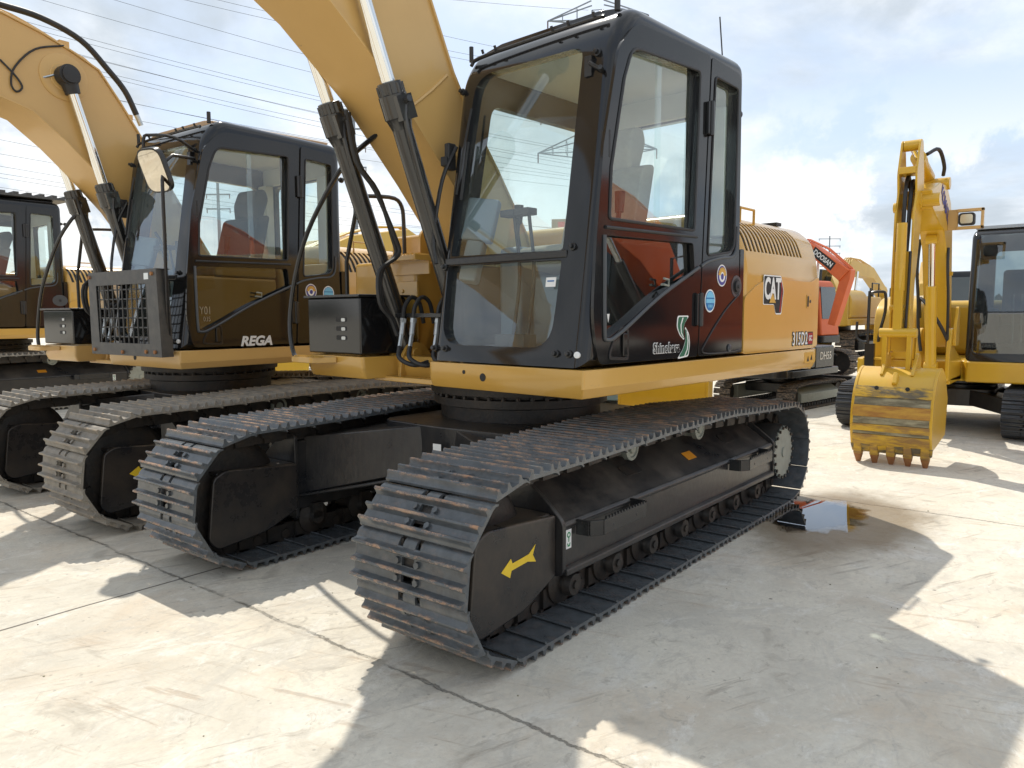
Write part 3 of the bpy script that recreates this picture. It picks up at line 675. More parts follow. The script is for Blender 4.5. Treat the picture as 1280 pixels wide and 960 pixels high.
def round_sticker(x, z, y, parent, kind):
    sx = .93
    if kind == 'blue':
        s = side_disc('round_sticker', x, z, y, .062, 'white', parent, sx)
        side_disc('sticker_ring', x, z, y+.001, .054, 'sticker_blue', s, sx)
        b = MB(); pts = [(.050*sx*math.cos(a), .050*math.sin(a)) for a in [R(20)+R(140)*i/14 for i in range(15)]]
        b.plate(pts, [], frame_m((x, y+.002, z), (-1,0,0), (0,0,1)), .001); obj('sticker_sky', b, 'sticker_sky', s)
        b = MB(); b.plate([(-.05*sx, -.012), (.05*sx, -.012), (.05*sx, .010), (-.05*sx, .010)], [], frame_m((x, y+.003, z), (-1,0,0), (0,0,1)), .001); obj('sticker_band', b, 'sticker_sky', s)
        for k in range(3):
            b = MB(); b.plate([(-.022+k*.017, -.036), (-.011+k*.017, -.036), (-.011+k*.017, -.020), (-.022+k*.017, -.020)], [], frame_m((x, y+.003, z), (-1,0,0), (0,0,1)), .001); obj('sticker_mark', b, 'sticker_sky', s)
    else:
        s = side_disc('round_sticker', x, z, y, .060, 'white', parent, sx)
        side_disc('sticker_ring', x, z, y+.001, .053, 'sticker_violet', s, sx)
        side_disc('sticker_field', x, z, y+.002, .036, 'white', s, sx)
        b = MB()
        for k in range(8):
            a = math.pi*(k+.5)/8; c, sn = math.cos(a), math.sin(a)
            b.plate([(.020*c-.005*sn, .020*sn+.005*c), (.020*c+.005*sn, .020*sn-.005*c), (.045*c+.007*sn, .045*sn-.007*c), (.045*c-.007*sn, .045*sn+.007*c)], [], frame_m((x, y+.003, z), (-1,0,0), (0,0,1)), .001)
        obj('sticker_rays', b, 'sticker_gold', s)
        side_disc('sticker_core', x, z-.006, y+.003, .017, 'sticker_violet', s, sx)
    return s

# ------------------------------------------------------------------ upper structure
def build_upper(parent, pose, paint, boom_lo, boom_hi, cyl, name_extra='', boss=True, bbox=(1.17, 1.465), seat='seat_beige', roofcap='black', film=False, boompaint=None, stick=None, stay=9):
    # platform: outline in plan
    ol = rnd([(.874, 1.156), (.873, .125), (.62, .11), (.60, -.46), (.86, -.47), (.86, -1.06), (.62, -1.17), (-1.78, -1.17), (-2.05, -.9), (-2.2, 0), (-2.05, .9), (-1.83, 1.156)], [.012, .03, .02, .02, .02, .06, .05, .05, .2, .4, .2, .06], 4)
    b = MB()
    low = [(x*.985 if x > .5 else x, y*.985) for x, y in ol]
    n = len(ol); vs = [(x, y, 1.105) for x, y in ol]+[(x, y, 1.02) for x, y in ol]+[(x-.02*(1 if x > .5 else 0), y-.022*(1 if y > 1 else 0), .973) for x, y in ol]
    fs = [tuple(range(n)), tuple(range(2*n, 3*n))[::-1]]
    for k in range(2):
        for i in range(n):
            j = (i+1) % n; fs.append((k*n+i, (k+1)*n+i, (k+1)*n+j, k*n+j))
    b.add(vs, fs)
    bpaint = boompaint or paint
    plat = obj('platform', b.mesh('platform', 25, True), paint, parent, pose, bevel=.006)
    for y, z, r in ((.40, 1.062, .010), (.535, 1.042, .020)):
        h = MB(); h.cyl((.872, y, z), (.8755, y, z), r, n=18); obj('access_hole', h, 'sticker_black', plat)
    # hood / engine side
    prof = rnd([(1.154, 1.112), (1.154, 1.585), (1.142, 1.70), (1.10, 1.84), (1.0, 1.93), (.84, 1.965), (-.9, 1.965), (-1.12, 1.9), (-1.16, 1.6), (-1.16, 1.112)], [0, .01, .04, .05, .06, .08, .1, .1, .02, .0], 4)
    h = MB(); h.prism(prof, 0, -1.85, -.645); h = bevel_caps(h, 0, .07, 5)
    # louvre slots cut into the shoulder
    cuts = []
    for k in range(16):
        x = -.735-k*.0535; dx = .038
        c = MB(); c.hexa([(x-.017, 1.04, 1.735), (x+.017, 1.04, 1.735), (x+.017, 1.25, 1.70), (x-.017, 1.25, 1.70),
             (x-.017+.035, .95, 1.90), (x+.017+.035, .95, 1.90), (x+.017+.035, 1.25, 1.90), (x-.017+.035, 1.25, 1.90)])
        cuts.append(c)
    key = 'HOOD'
    if key not in SH: SH[key] = bool_cut(h, cuts)
    hm = SH[key].copy(); hm.materials.clear(); hm.materials.append(MATS[paint])
    hood = obj('hood', hm, None, parent, pose)
    v = MB(); v.prism([(1.05, 1.72), (1.128, 1.72), (1.112, 1.785), (1.082, 1.845), (1.025, 1.892), (.96, 1.892)], 0, -1.575, -.700)  # black infill, painted-in shade for the depth of the louvre slots
    obj('louvre_shade', v, 'sticker_black', hood)
    # door crease on the hood side: lower panel stands 6 mm proud
    pl = MB(); pl.plate([(-p[0], p[1]) for p in rnd([(-.66, 1.125), (-.66, 1.44), (-.85, 1.535), (-1.05, 1.562), (-1.66, 1.562), (-1.80, 1.60), (-1.80, 1.125)], [.01, .03, .1, .1, .04, .03, .02])],
                        [], frame_m((0, 1.162, 0), (-1,0,0), (0,0,1)), .014)
    pn = obj('side_door', pl.mesh('side_door', 25, True), paint, hood, bevel=.006)
    pl = MB(); pl.box(-1.665, -1.585, 1.1625, 1.1665, 1.385, 1.475); lt = obj('latch_recess', pl, paint, pn, bevel=.003, seg=1)
    pl = MB(); pl.box(-1.615, -1.592, 1.1665, 1.168, 1.395, 1.465); obj('latch_gap', pl, 'sticker_black', lt)
    pl = MB(); pl.cyl((-1.64, 1.165, 1.43), (-1.64, 1.170, 1.43), .010, n=12); obj('lock', pl, 'bolt', lt)
    pl = MB(); pl.tube([(-.87, 1.02, 1.91), (-.87, 1.02, 1.995), (-1.06, 1.02, 1.995), (-1.06, 1.02, 1.905)], .009, 8, 1); obj('grab_bar', pl, paint, hood)
    pl = MB(); pl.box(-1.76, -1.68, .3, .9, 1.962, 1.985); obj('hood_seam', pl, 'rubber', hood)
    # black rear trim with round filler between cab and hood
    q = MB(); q.plate([(-p[0], p[1]) for p in rnd([(-.605, 1.125), (-.652, 1.125), (-.652, 1.72), (-.605, 1.72)], .01)], [], frame_m((0, 1.157, 0), (-1,0,0), (0,0,1)), .03)
    obj('corner_trim', q, 'black', hood)
    # counterweight
    cw = rnd([(-1.80, 1.13), (-1.80, -1.15), (-2.1, -1.0), (-2.32, -.5), (-2.38, 0), (-2.32, .5), (-2.1, .98)], [.03, .03, .2, .3, .3, .3, .2], 5)
    b = MB(); b.prism(cw, 2, .96, 1.66); b.prism([(x*.985-.02, y*.86) for x, y in cw], 2, 1.66, 1.90); obj('counterweight', b.mesh('cw', 30, True), paint, parent, pose, bevel=.04, seg=3)
    # right hand side: storage box, tank, tread, rails
    b = MB(); b.box(.50, .85, -1.055, -.50, 1.115, bbox[1]-.008); bx = obj('tool_box', b, 'black', parent, pose, bevel=.012)
    b = MB(); b.box(.48, .87, -1.07, -.485, bbox[1]-.008, bbox[1]+.008); obj('box_lid', b, 'black_satin', bx, bevel=.004)
    for k in range(3):
        b = MB(); z = 1.215+k*.055
        b.plate(rnd([(-.055, -.014), (.055, -.014), (.055, .014), (-.055, .014)], .013), [], frame_m((.8515, -.69, z), (0, 1, 0), (0, 0, 1)), .003); obj('box_slot', b, 'sticker_black', bx)
        b = MB(); b.plate(rnd([(-.02, -.010), (.02, -.010), (.02, .010), (-.02, .010)], .009), [], frame_m((.8525, -.67, z-.002), (0, 1, 0), (0, 0, 1)), .001); obj('slot_light', b, 'zinc', bx)
    b = MB(); b.prism(rnd([(.86, -1.18), (1.0, -1.02), (1.0, -.80), (.86, -.72)], .02), 2, 1.062, 1.098)
    for k in range(9): b.prism([(-1.0+k*.028, 1.097), (-.99+k*.028, 1.108), (-.982+k*.028, 1.097)], 0, .93, .995)
    obj('step', b.mesh('st', 25, True), paint, plat, bevel=.003, seg=1)
    b = MB(); b.box(-.62, .42, -1.15, -.50, 1.112, 1.70); b.box(-.62, .10, -1.15, -.50, 1.69, 1.90); tk = obj('fuel_tank', b, paint, parent, pose, bevel=.03, seg=3)
    b = MB(); b.box(.36, .56, -.74, -.34, 1.68, 1.71)
    for k in range(13): b.prism([(-.73+k*.031, 1.709), (-.72+k*.031, 1.722), (-.71+k*.031, 1.709)], 0, .37, .56)
    b.box(.42, .435, -.70, -.36, 1.60, 1.69); obj('tread_plate', b.mesh('tp', 25, True), paint, tk, bevel=.002, seg=1)
    b = MB(); b.tube([(.55, -.9, 2.11), (.42, -.9, 2.125), (.26, -.9, 2.128), (.20, -.9, 2.08), (.185, -.9, 1.98), (.18, -.9, 1.70)], .014, 8, 3)
    b.tube([(.55, -.9, 2.11), (.55, -1.05, 1.7), (.55, -1.05, 1.3)], .014, 8, 1)
    obj('tank_handrail', b.mesh('hr', 40, True), 'black_satin', tk)
    b = MB(); b.cyl((.22, -.62, 1.70), (.22, -.62, 1.86), .045, .035, n=14); obj('filler_cap', b, 'rubber', tk)
    b = MB(); b.box(.43, .447, -.66, -.46, 1.2, 1.56); b.cyl((.446, -.60, 1.50), (.455, -.60, 1.50), .014, n=6); obj('tank_bracket', b, paint, tk, bevel=.004)
    b = MB(); b.box(-.1, .05, -.44, -.40, 1.15, 1.9); b.prism(rnd([(-.05, 1.7), (.42, 1.7), (.42, 1.85), (.2, 2.02), (-.05, 2.02)], .04), 1, -.475, -.455); obj('hose_bracket', b, paint, tk)
    # curved mirror stay on the right front corner
    b = MB(); b.tube([(.88, -.98, 1.08), (.88, -1.08, 1.075), (.87, -1.20, 1.10), (.86, -1.255, 1.30), (.85, -1.19, 1.60), (.85, -1.03, 1.87), (.85, -.76, 2.13), (.84, -.56, 2.27), (.82, -.32, 2.37)] if stay == 9 else [(.88, -.98, 1.06), (.88, -1.06, 1.055), (.87, -1.13, 1.10), (.86, -1.15, 1.25), (.85, -1.04, 1.594), (.85, -.71, 1.953), (.83, -.50, 2.12), (.79, -.44, 2.19)], .015, 8, 4)
    obj('mirror_stay', b.mesh('ms', 40, True), 'black_satin', parent, pose)
    # boom lugs on the platform
    for yc in (-.47, .05):
        b = MB()
        for s in (-.055, .055): b.prism(rnd([(.36, .975), (.64, .975), (.62, 1.10), (.56, 1.185), (.46, 1.185), (.38, 1.10)], [.01, .01, .03, .05, .05, .03], 5), 1, yc+s-.013, yc+s+.013)
        b.cyl((.51, yc-.085, 1.115), (.51, yc+.085, 1.115), .036, n=16)
        obj('cylinder_lug', b.mesh('lug', 30, True), paint, plat, bevel=.004)
    b = MB(); b.box(.36, .70, -.58, .12, .955, .985); obj('lug_base', b, paint, plat, bevel=.005)
    for y in (-.445, .01):
        b = MB(); b.prism(rnd([(-.5, 1.10), (.3, 1.10), (.12, 1.55), (-.02, 1.66), (-.18, 1.62)], [.02, .02, .05, .08, .08], 4), 1, y, y+.03)
        obj('boom_bracket', b.mesh('bb', 30, True), paint, plat, bevel=.006)
    # boom
    def boom_part(lo, hi, y0, y1, cat='boom'):
        poly = list(lo)+list(reversed(hi)); bb = MB(); bb.prism(poly, 1, y0, y1)
        bm = obj('boom', bb.mesh('boom', 32, True), bpaint, parent, pose, bevel=.004)
        for edge, d in ((lo, -1), (hi, 1)):
            f = MB(); pts = edge
            nrm = []
            for i, p in enumerate(pts):
                a = Vector(pts[max(i-1, 0)]); c = Vector(pts[min(i+1, len(pts)-1)]); t = (c-a).normalized(); nrm.append(Vector((-t.y, t.x)))
            inner = [(Vector(p)+n_*(-d)*-.012*0 + n_*d*.010) for p, n_ in zip(pts, nrm)]; outer = [(Vector(p)-n_*d*.004) for p, n_ in zip(pts, nrm)]
            poly2 = [tuple(q) for q in inner]+[tuple(q) for q in reversed(outer)]
            f.prism(poly2, 1, y0-.014, y1+.014); obj('flange_plate', f.mesh('fp', 32, True), bpaint, bm, bevel=.002, seg=1)
        return bm
    bm = boom_part(boom_lo, boom_hi, -.42, 0)
    # weld beads across the side
    f0, dirv, blen, pinl = cyl
    f0 = Vector((f0[0], 0, f0[1])); dv = Vector((dirv[0], 0, dirv[1])).normalized()
    for yc in (.055, -.475):
        c = MB(); y = Vector((0, yc, 0))
        b0 = f0+y; b1 = b0+dv*blen
        c.cyl(b0+dv*.05, b1-dv*.16, .052, n=28); c.cyl(b0+dv*.25, b0+dv*.27, .056, n=28)
        c.lathe(b1-dv*.23, dv, [(0, .052), (.05, .066), (.06, .074), (.17, .074), (.175, .062), (.23, .062), (.235, .05)], 28)
        for k in range(8):
            a = 2*math.pi*k/8; u = dv.orthogonal().normalized(); w = dv.cross(u); q = b1-dv*.06+(u*math.cos(a)+w*math.sin(a))*.060
            c.cyl(q-dv*.01, q+dv*.052, .011, n=8)
        sd = 1 if yc > 0 else 1
        M = Matrix.Translation(b1-dv*.12) @ Matrix.Rotation(math.atan2(dv.x, dv.z), 4, 'Y')
        c.box(-.05, .05, .045, .085, -.07, .05, M); c.cyl(M @ Vector((0, .08, .02)), M @ Vector((0, .12, .025)), .017, n=10)
        c.cyl(b0-Vector((0, .045, 0)), b0+Vector((0, .045, 0)), .062, n=24)
        c.tube([M @ Vector((0.0, .075, 0)), M @ Vector((.035, .075, -.15)), M @ Vector((.035, .06, -.8)), M @ Vector((.03, .055, -blen+.42))], .014, 8, 4)
        co = obj('boom_cylinder', c.mesh('cyl', 32, True), 'cyl_black', parent, pose)
        r = MB(); p1 = b0+dv*pinl
        r.cyl(b1, p1-dv*.05, .036, n=28); ro = obj('rod', r, 'chrome', co)
        r = MB(); r.cyl(p1-Vector((0, .045, 0)), p1+Vector((0, .045, 0)), .075, n=28); r.cyl(p1-dv*.13, p1-dv*.04, .052, .062, n=24)
        if boss:
            sgn = 1 if yc > 0 else -1
            r.lathe(p1+Vector((0, sgn*.045, 0)), (0, sgn, 0), [(0, .075), (.01, .075), (.012, .062), (.03, .06), (.032, .03)], 24)
        obj('rod_eye', r.mesh('eye', 30, True), 'rubber', co)
    p1 = f0+dv*pinl
    for s, y0 in ((1, 0), (-1, -.42)):
        r = MB(); r.lathe((p1.x, y0, p1.z), (0, s, 0), [(0, .17), (.006, .17), (.009, .16), (.010, .10), (.016, .095)], 36); obj('pin_boss', r.mesh('pb', 30, True), bpaint, bm)
    # hoses at the boom foot
    for k, (y0, dx) in enumerate(((-.385, 0), (-.36, .035))):
        h = MB(); hx, hz = (0, 0) if stay == 9 else (-.20, -.14)
        h.tube([(.98+dx+hx, y0-(.04 if hx else 0), 2.46+hz), (.92+dx+hx, y0, 2.2+hz), (.79+dx+hx*.5, y0, 2.05+hz), (.69, y0, 1.80), (.67, y0, 1.70), (.775+dx, y0, 1.60), (.775+dx, y0, 1.42), (.70+dx, y0, 1.33), (.655+dx, y0, 1.23)], .013, 8, 4)
        obj('hose', h.mesh('hose', 40, True), 'rubber', parent, pose)
    for k, (x, y) in enumerate(((.66, -.34), (.64, -.27), (.60, -.10))):
        h = MB(); h.cyl((x, y, 1.31), (x+.02, y+.01, 1.235), .017, n=10); h.cyl((x+.02, y+.01, 1.235), (x+.045, y+.02, 1.16), .013, n=6); h.cyl((x-.005, y, 1.33), (x, y, 1.305), .020, n=6)
        fit = obj('hose_fitting', h.mesh('fit', 30, True), 'zinc', parent, pose)
        h = MB(); h.tube([(x, y, 1.32), (x-.015, y, 1.40), (x-.07, y, 1.455), (x-.13, y, 1.42), (x-.16, y, 1.30)], .013, 8, 4)
        obj('upper_hose', h.mesh('uh', 40, True), 'rubber', fit); h = MB()
        h.tube([(x+.045, y+.02, 1.165), (x+.07, y+.05, 1.10), (x+.02, y+.13, 1.06), (x-.10, y+.17, 1.09)], .014, 8, 4)
        obj('fitting_hose', h.mesh('fh', 40, True), 'rubber', fit)
        h = MB()
    h = MB(); h.box(.30, .64, -.44, .02, 1.335, 1.36); obj('hose_plate', h, 'black_satin', plat, bevel=.004)
    # stick and bucket, out in front
    if stick:
        (sx, sz), (tx, tz) = stick
        poly = rnd([(sx-.55, sz+.55), (sx-.30, sz+.60), (sx+.16, sz+.05), (tx+.12, tz), (tx-.10, tz-.03), (sx-.14, sz-.1)], .06)
        b = MB(); b.prism(poly, 1, -.36, -.06); obj('stick', b.mesh('stick', 30, True), paint, parent, pose, bevel=.01)
        c = MB(); a0 = Vector((boom_hi[-3][0]-.5, -.21, boom_hi[-3][1]+.22)); a1 = Vector((sx-.42, -.21, sz+.60)); d = (a1-a0)
        c.cyl(a0, a0+d*.62, .055, n=20); sc = obj('stick_cylinder', c, 'cyl_black', parent, pose)
        c = MB(); c.cyl(a0+d*.62, a1, .035, n=20); obj('rod', c, 'chrome', sc)
        bucket(parent, pose, tx+.02, tz-.02, -.21, .9, paint, 1.15)
    return plat, hood, bm

def bucket(parent, pose, px, pz, yc, w, paint, s=1.0, worn=None, name='bucket', bands=None):
    """bucket hanging from pin (px,pz), back facing +X, teeth down"""
    out = [(-.16, -.02), (.0, .055), (.14, .045), (.26, -.03), (.35, -.14), (.405, -.28), (.425, -.42), (.41, -.55), (.36, -.68)]
    t = .025
    O = [(px+x*s, pz+z*s) for x, z in out]
    Ov = [Vector(o) for o in O]; Q = []
    for i in range(len(Ov)-1):
        A = Ov[i-1] if i > 0 else Ov[i]*2-Ov[i+1]; D = Ov[i+2] if i+2 < len(Ov) else Ov[i+1]*2-Ov[i]; B_, C_ = Ov[i], Ov[i+1]
        for k in range(4):
            u = k/4; Q.append(.5*((2*B_)+(C_-A)*u+(2*A-5*B_+4*C_-D)*u*u+(3*B_-A-3*C_+D)*u**3))
    Q.append(Ov[-1]); O = [(q.x, q.y) for q in Q]
    nr = []
    for i in range(len(O)):
        a = Vector(O[max(0, i-1)]); c = Vector(O[min(len(O)-1, i+1)]); d = (c-a).normalized(); nr.append(Vector((d.y, -d.x)))
    def sheet(i0, i1, o0, o1, y0, y1):
        A = [(O[i][0]-nr[i].x*o1, O[i][1]-nr[i].y*o1) for i in range(i0, i1+1)]; I = [(O[i][0]-nr[i].x*o0, O[i][1]-nr[i].y*o0) for i in range(i0, i1+1)]
        b = MB(); n = len(A)
        vs = [(x, y0, z) for x, z in A]+[(x, y1, z) for x, z in A]+[(x, y0, z) for x, z in I]+[(x, y1, z) for x, z in I]; fs = []
        for i in range(n-1): fs += [(i, i+1, n+i+1, n+i), (2*n+i, 3*n+i, 3*n+i+1, 2*n+i+1), (i, 2*n+i, 2*n+i+1, i+1), (n+i, n+i+1, 3*n+i+1, 3*n+i)]
        fs += [(0, n, 3*n, 2*n), (n-1, 3*n-1, 4*n-1, 2*n-1)]; b.add(vs, fs); return b
    N_ = len(O)-1
    bk = obj(name, sheet(0, N_, -t, 0, yc-w/2, yc+w/2).mesh('bucket', 40, True), paint, parent, pose)
    for i0, i1, m_, th in (bands or ()):
        obj('wear_band', sheet(i0, i1, -.004, th, yc-w/2+.006, yc+w/2-.006).mesh('wb', 40, True), m_, bk, bevel=.003, seg=1)
    side = O+[(px-.28*s, pz-.60*s), (px-.34*s, pz-.25*s)]
    for y in (yc-w/2-.012, yc+w/2-.012):
        q = MB(); q.prism([(x+.006, z+.003) for x, z in side], 1, y, y+.024); obj('side_plate', q.mesh('sp', 30, True), paint, bk, bevel=.004)
    for y in (-.13, .13):
        q = MB(); q.prism(rnd([(px-.10*s, pz+.0*s), (px-.08*s, pz+.16*s), (px+.01*s, pz+.20*s), (px+.07*s, pz+.16*s), (px+.26*s, pz-.01*s), (px+.16*s, pz+.0*s)], .03), 1, yc+y*s-.013, yc+y*s+.013)
        obj('hanger', q.mesh('hg', 30, True), paint, bk, bevel=.004)
    for y in (-.14, .12):
        q = MB(); q.cyl((px+.355*s, yc+y*s, pz-.12*s), (px+.36*s, yc+y*s, pz-.118*s), .018, n=14); obj('drain_hole', q, 'sticker_black', bk)
    lip = O[-1]
    q = MB(); q.hexa([(lip[0]-.06, yc-w/2-.005, lip[1]-.05*s), (lip[0]-.018, yc-w/2-.005, lip[1]-.05*s), (lip[0]-.018, yc+w/2+.005, lip[1]-.05*s), (lip[0]-.06, yc+w/2+.005, lip[1]-.05*s),
                      (lip[0]-.02, yc-w/2-.015, lip[1]+.03*s), (lip[0]+.022*s, yc-w/2-.015, lip[1]+.03*s), (lip[0]+.022*s, yc+w/2+.015, lip[1]+.03*s), (lip[0]-.02, yc+w/2+.015, lip[1]+.03*s)])
    obj('cutting_edge', q.mesh('ce', 30, True), worn or paint, bk, bevel=.006)
    for k in range(5):
        y = yc-w/2+.045+(w-.09)*k/4; z0 = lip[1]-.07*s; x0 = lip[0]-.035
        q = MB(); z1 = z0-.115*s
        q.hexa([(x0-.030, y-.012, z1), (x0-.008, y-.012, z1), (x0-.008, y+.012, z1), (x0-.030, y+.012, z1), (x0-.032, y-.036, z0), (x0+.034, y-.036, z0), (x0+.034, y+.036, z0), (x0-.032, y+.036, z0)])
        tt = obj('tooth', q.mesh('tooth', 30, True), 'rusty', bk, bevel=.01, seg=3)
        q = MB(); q.hexa([(x0-.036, y-.036, z0-.004), (x0+.040, y-.036, z0-.004), (x0+.040, y+.036, z0-.004), (x0-.036, y+.036, z0-.004), (x0-.02, y-.030, z0+.14*s), (x0+.064, y-.030, z0+.14*s), (x0+.064, y+.030, z0+.14*s), (x0-.02, y+.030, z0+.14*s)])
        obj('tooth_adapter', q.mesh('ta', 30, True), 'band_yellow' if bands else paint, tt, bevel=.008, seg=2)
    q = MB(); q.hexa([(px+.24*s, yc-.025, pz-.03*s), (px+.30*s, yc-.025, pz-.10*s), (px+.30*s, yc+.025, pz-.10*s), (px+.24*s, yc+.025, pz-.03*s), (px+.27*s, yc-.02, pz+.03*s), (px+.34*s, yc-.02, pz-.07*s), (px+.34*s, yc+.02, pz-.07*s), (px+.27*s, yc+.02, pz+.03*s)])
    obj('lifting_eye', q.mesh('le', 30, True), paint, bk, bevel=.01)
    return bk

def undercarriage(root, kind, arrow=True, brg=(0, 0), shift=0):
    sm = shoe(kind)
    for sy in (1, -1):
        had = set(root.children)
        build_track(root, sy*.905, .584, PATH, P1, sm, kind)
        track_frame(root, sy, .905, arrow)
        if sy < 0 and shift:
            for c in root.children:
                if c not in had: c.location.y += shift
    carbody(root, None, brg)
    return root

# ================================================================== SCENE
# ------------------------------------------------------------------ main excavator
PSI = -.0735
main = thing('excavator', 'nearest excavator, with a green S emblem on its black cab door', 'excavator', group='tracked excavators parked in a row')
undercarriage(main, 'shoe_grey')
pose = Pose((0, 0, 0), PSI)
lo1 = [(.05, 1.36), (.30, 1.76), (.60, 2.12), (.99, 2.545), (1.35, 2.84), (1.8, 3.10), (2.6, 3.30), (3.6, 3.28), (4.55, 3.0)]
hi1 = [(-.17, 1.56), (-.05, 1.84), (.21, 2.20), (.42, 2.46), (.56, 2.68), (.72, 3.02), (.92, 3.36), (1.25, 3.64), (1.7, 3.80), (2.6, 3.78), (3.6, 3.58), (4.6, 3.25)]
CYL1 = ((.50, 1.115), (.55, 1.41), 1.50, 2.20)
plat, hood, boom1 = build_upper(main, pose, 'yellow', lo1, hi1, CYL1, boompaint='yellow_tan', stick=((4.60, 3.13), (4.75, 1.05)))
cab, door = build_cab(main, pose)
b = MB(); b.cyl((-.665, 1.0, 2.70), (-.60, 1.0, 3.04), .004, n=6); b.cyl((-.665, 1.0, 2.68), (-.665, 1.0, 2.74), .012, n=8)
obj('antenna', b, 'rubber', main, pose)
b = MB(); b.tube([(-.600, 1.169, 1.145), (-.50, 1.169, 1.135), (-.18, 1.169, 1.14), (-.20, 1.169, 1.20), (-.40, 1.169, 1.36), (-.575, 1.169, 1.46)], .004, 6, 5); obj('panel_groove', b, 'rubber', cab)
r_ = side_disc('round_vent', -.545, 1.505, 1.168, .062, 'seal', cab, 1.0, .004, r0=.047); side_disc('vent_core', -.545, 1.505, 1.1675, .047, 'sticker_black', cab)
b = MB(); b.lathe((-.545, 1.166, 1.505), (0, 1, 0), [(0, .030), (.012, .030), (.014, .012), (.02, .010)], 14); obj('vent_knob', b.mesh('vk', 30, True), 'rubber', cab)
b = MB(); b.lathe((-.472, 1.166, 1.157), (0, 1, 0), [(0, .022), (.006, .022), (.008, .012), (.012, .010)], 14); obj('lower_bolt', b.mesh('lb', 30, True), 'seal', cab)
round_sticker(-.235, 1.420, 1.1685, cab, 'blue'); round_sticker(-.365, 1.560, 1.1685, cab, 'gear')
# emblem: name and S shaped ribbon
t0 = side_text('Shinohara', .070, .205, 1.180, 1.1695, 'white', door, bold=.0042, sx=.82, name='emblem_outline', space=1.1)
side_text('Shinohara', .070, .205, 1.180, 1.1722, 'sticker_black', t0, bold=.0004, sx=.82, name='emblem_lettering', space=1.1)
def emblem(parent, X, Z, y, s):
    up = [(-.5, 1), (.45, 1), (.05, .62), (-.02, .30), (.10, -.12), (-.30, .12), (-.56, .5)]
    low = [(.16, .46), (.52, .10), (.62, -.32), (.50, -.92), (-.42, -1), (.06, -.55), (.26, -.12)]
    def put(poly, grow, yy, m, nm, par):
        c = Vector((sum(p[0] for p in poly)/len(poly), sum(p[1] for p in poly)/len(poly)))
        pr = rnd([((p[0]-c.x)*grow+c.x, (p[1]-c.y)*(1+(grow-1)*.6)+c.y) for p in poly], .16, 4)
        q = MB(); q.plate([(p[0]*s, p[1]*s) for p in pr], [], frame_m((X, yy, Z), (-1,0,0), (0,0,1)), .001); return obj(nm, q, m, par)
    for poly in (up, low):
        a = put(poly, 1.18, y, 'white', 'emblem_border', parent); put(poly, .98, y+.001, 'sticker_green', 'emblem_ribbon', a)
    for pts in ([(-.12, .96), (-.30, .60), (-.24, .2), (-.02, -.02), (.0, .02), (-.18, .24), (-.22, .60), (-.02, .96)], [(.30, .26), (.42, -.2), (.36, -.62), (.10, -.96), (.18, -.96), (.44, -.62), (.50, -.2), (.36, .26)]):
        q = MB(); q.plate([(p[0]*s, p[1]*s) for p in pts], [], frame_m((X, y+.002, Z), (-1,0,0), (0,0,1)), .001); obj('emblem_stripe', q, 'white', parent)
emblem(door, .045, 1.232, 1.1695, .104)
q = MB(); q.plate([(-.03, -.022), (.03, -.022), (.03, .022), (-.03, .022)], [], frame_m((FX(1.50)-.004, .905, 1.50), (0, 1, 0), (-KX, 0, 1)), .001); obj('windscreen_label', q, 'white', cab)
q = MB(); q.plate([(-.02, -.003), (.02, -.003), (.02, .003), (-.02, .003)], [], frame_m((FX(1.505)-.002, .905, 1.505), (0, 1, 0), (-KX, 0, 1)), .001); obj('label_line', q, 'sticker_blue', cab)
side_text('021', .045, .700, 1.325, 1.139, 'white', door, bold=.001, sx=.8)
side_poly('arrow_mark', [(.675, 1.352), (.655, 1.352), (.665, 1.312)], 1.139, 'white', door)
# trade mark on the engine door
def cat_logo(parent, y, X, Z, s, mirrored=False):
    pts = [(.140, 1.0*.10), (-.115, .10), (-.150, .05), (-.125, -.13), (-.085, -.135), (-.05, -.135), (-.02, -.075), (.14, -.075)]
    pl = [(.140, .105), (-.105, .105), (-.150, .02), (-.120, -.125), (-.040, -.125), (-.012, -.068), (.140, -.068)]
    gr = [(p[0]*1.05, p[1]*1.07) for p in pl]
    a = side_poly('logo_border', [(X+p[0]*s, Z+p[1]*s) for p in rnd(gr, .012)], y, 'white', parent)
    side_poly('logo_ground', [(X+p[0]*s, Z+p[1]*s) for p in rnd(pl, .012)], y+.001, 'sticker_black', a)
    side_text('CAT', .185*s, X+.018*s, Z+.022*s, y+.003, 'white', a, bold=.0055, sx=.66, name='logo_lettering', space=1.0)
    side_poly('logo_triangle', [(X+.020*s+.048*s, Z-.060*s), (X+.020*s-.048*s, Z-.060*s), (X+.020*s, Z+.002*s)], y+.005, 'sticker_gold', a)
    q = side_poly('logo_edge', [(X+p[0]*s, Z+p[1]*s) for p in [(-.116, .075), (-.135, .02), (-.108, -.118), (-.092, -.118), (-.12, .02), (-.100, .08)]], y+.002, 'sticker_red', a)
cat_logo(hood, 1.1635, -1.055, 1.475, .98)
a = side_text('315D2', .118, -1.49, 1.178, 1.1635, 'sticker_black', hood, bold=.0072, sx=.72, name='model_outline', space=1.12)
side_text('315D2', .118, -1.49, 1.178, 1.1665, 'white', a, bold=.001, sx=.72, name='model_lettering', space=1.12)
a = side_poly('model_plate', [(-1.625, 1.225), (-1.715, 1.225), (-1.725, 1.185), (-1.712, 1.135), (-1.625, 1.135)], 1.1637, 'sticker_black', hood)
side_poly('model_field', [(-1.632, 1.218), (-1.708, 1.218), (-1.716, 1.185), (-1.706, 1.142), (-1.632, 1.142)], 1.1647, 'sticker_red', a)
side_text('GC', .05, -1.668, 1.18, 1.1667, 'white', a, bold=.001, sx=.8)
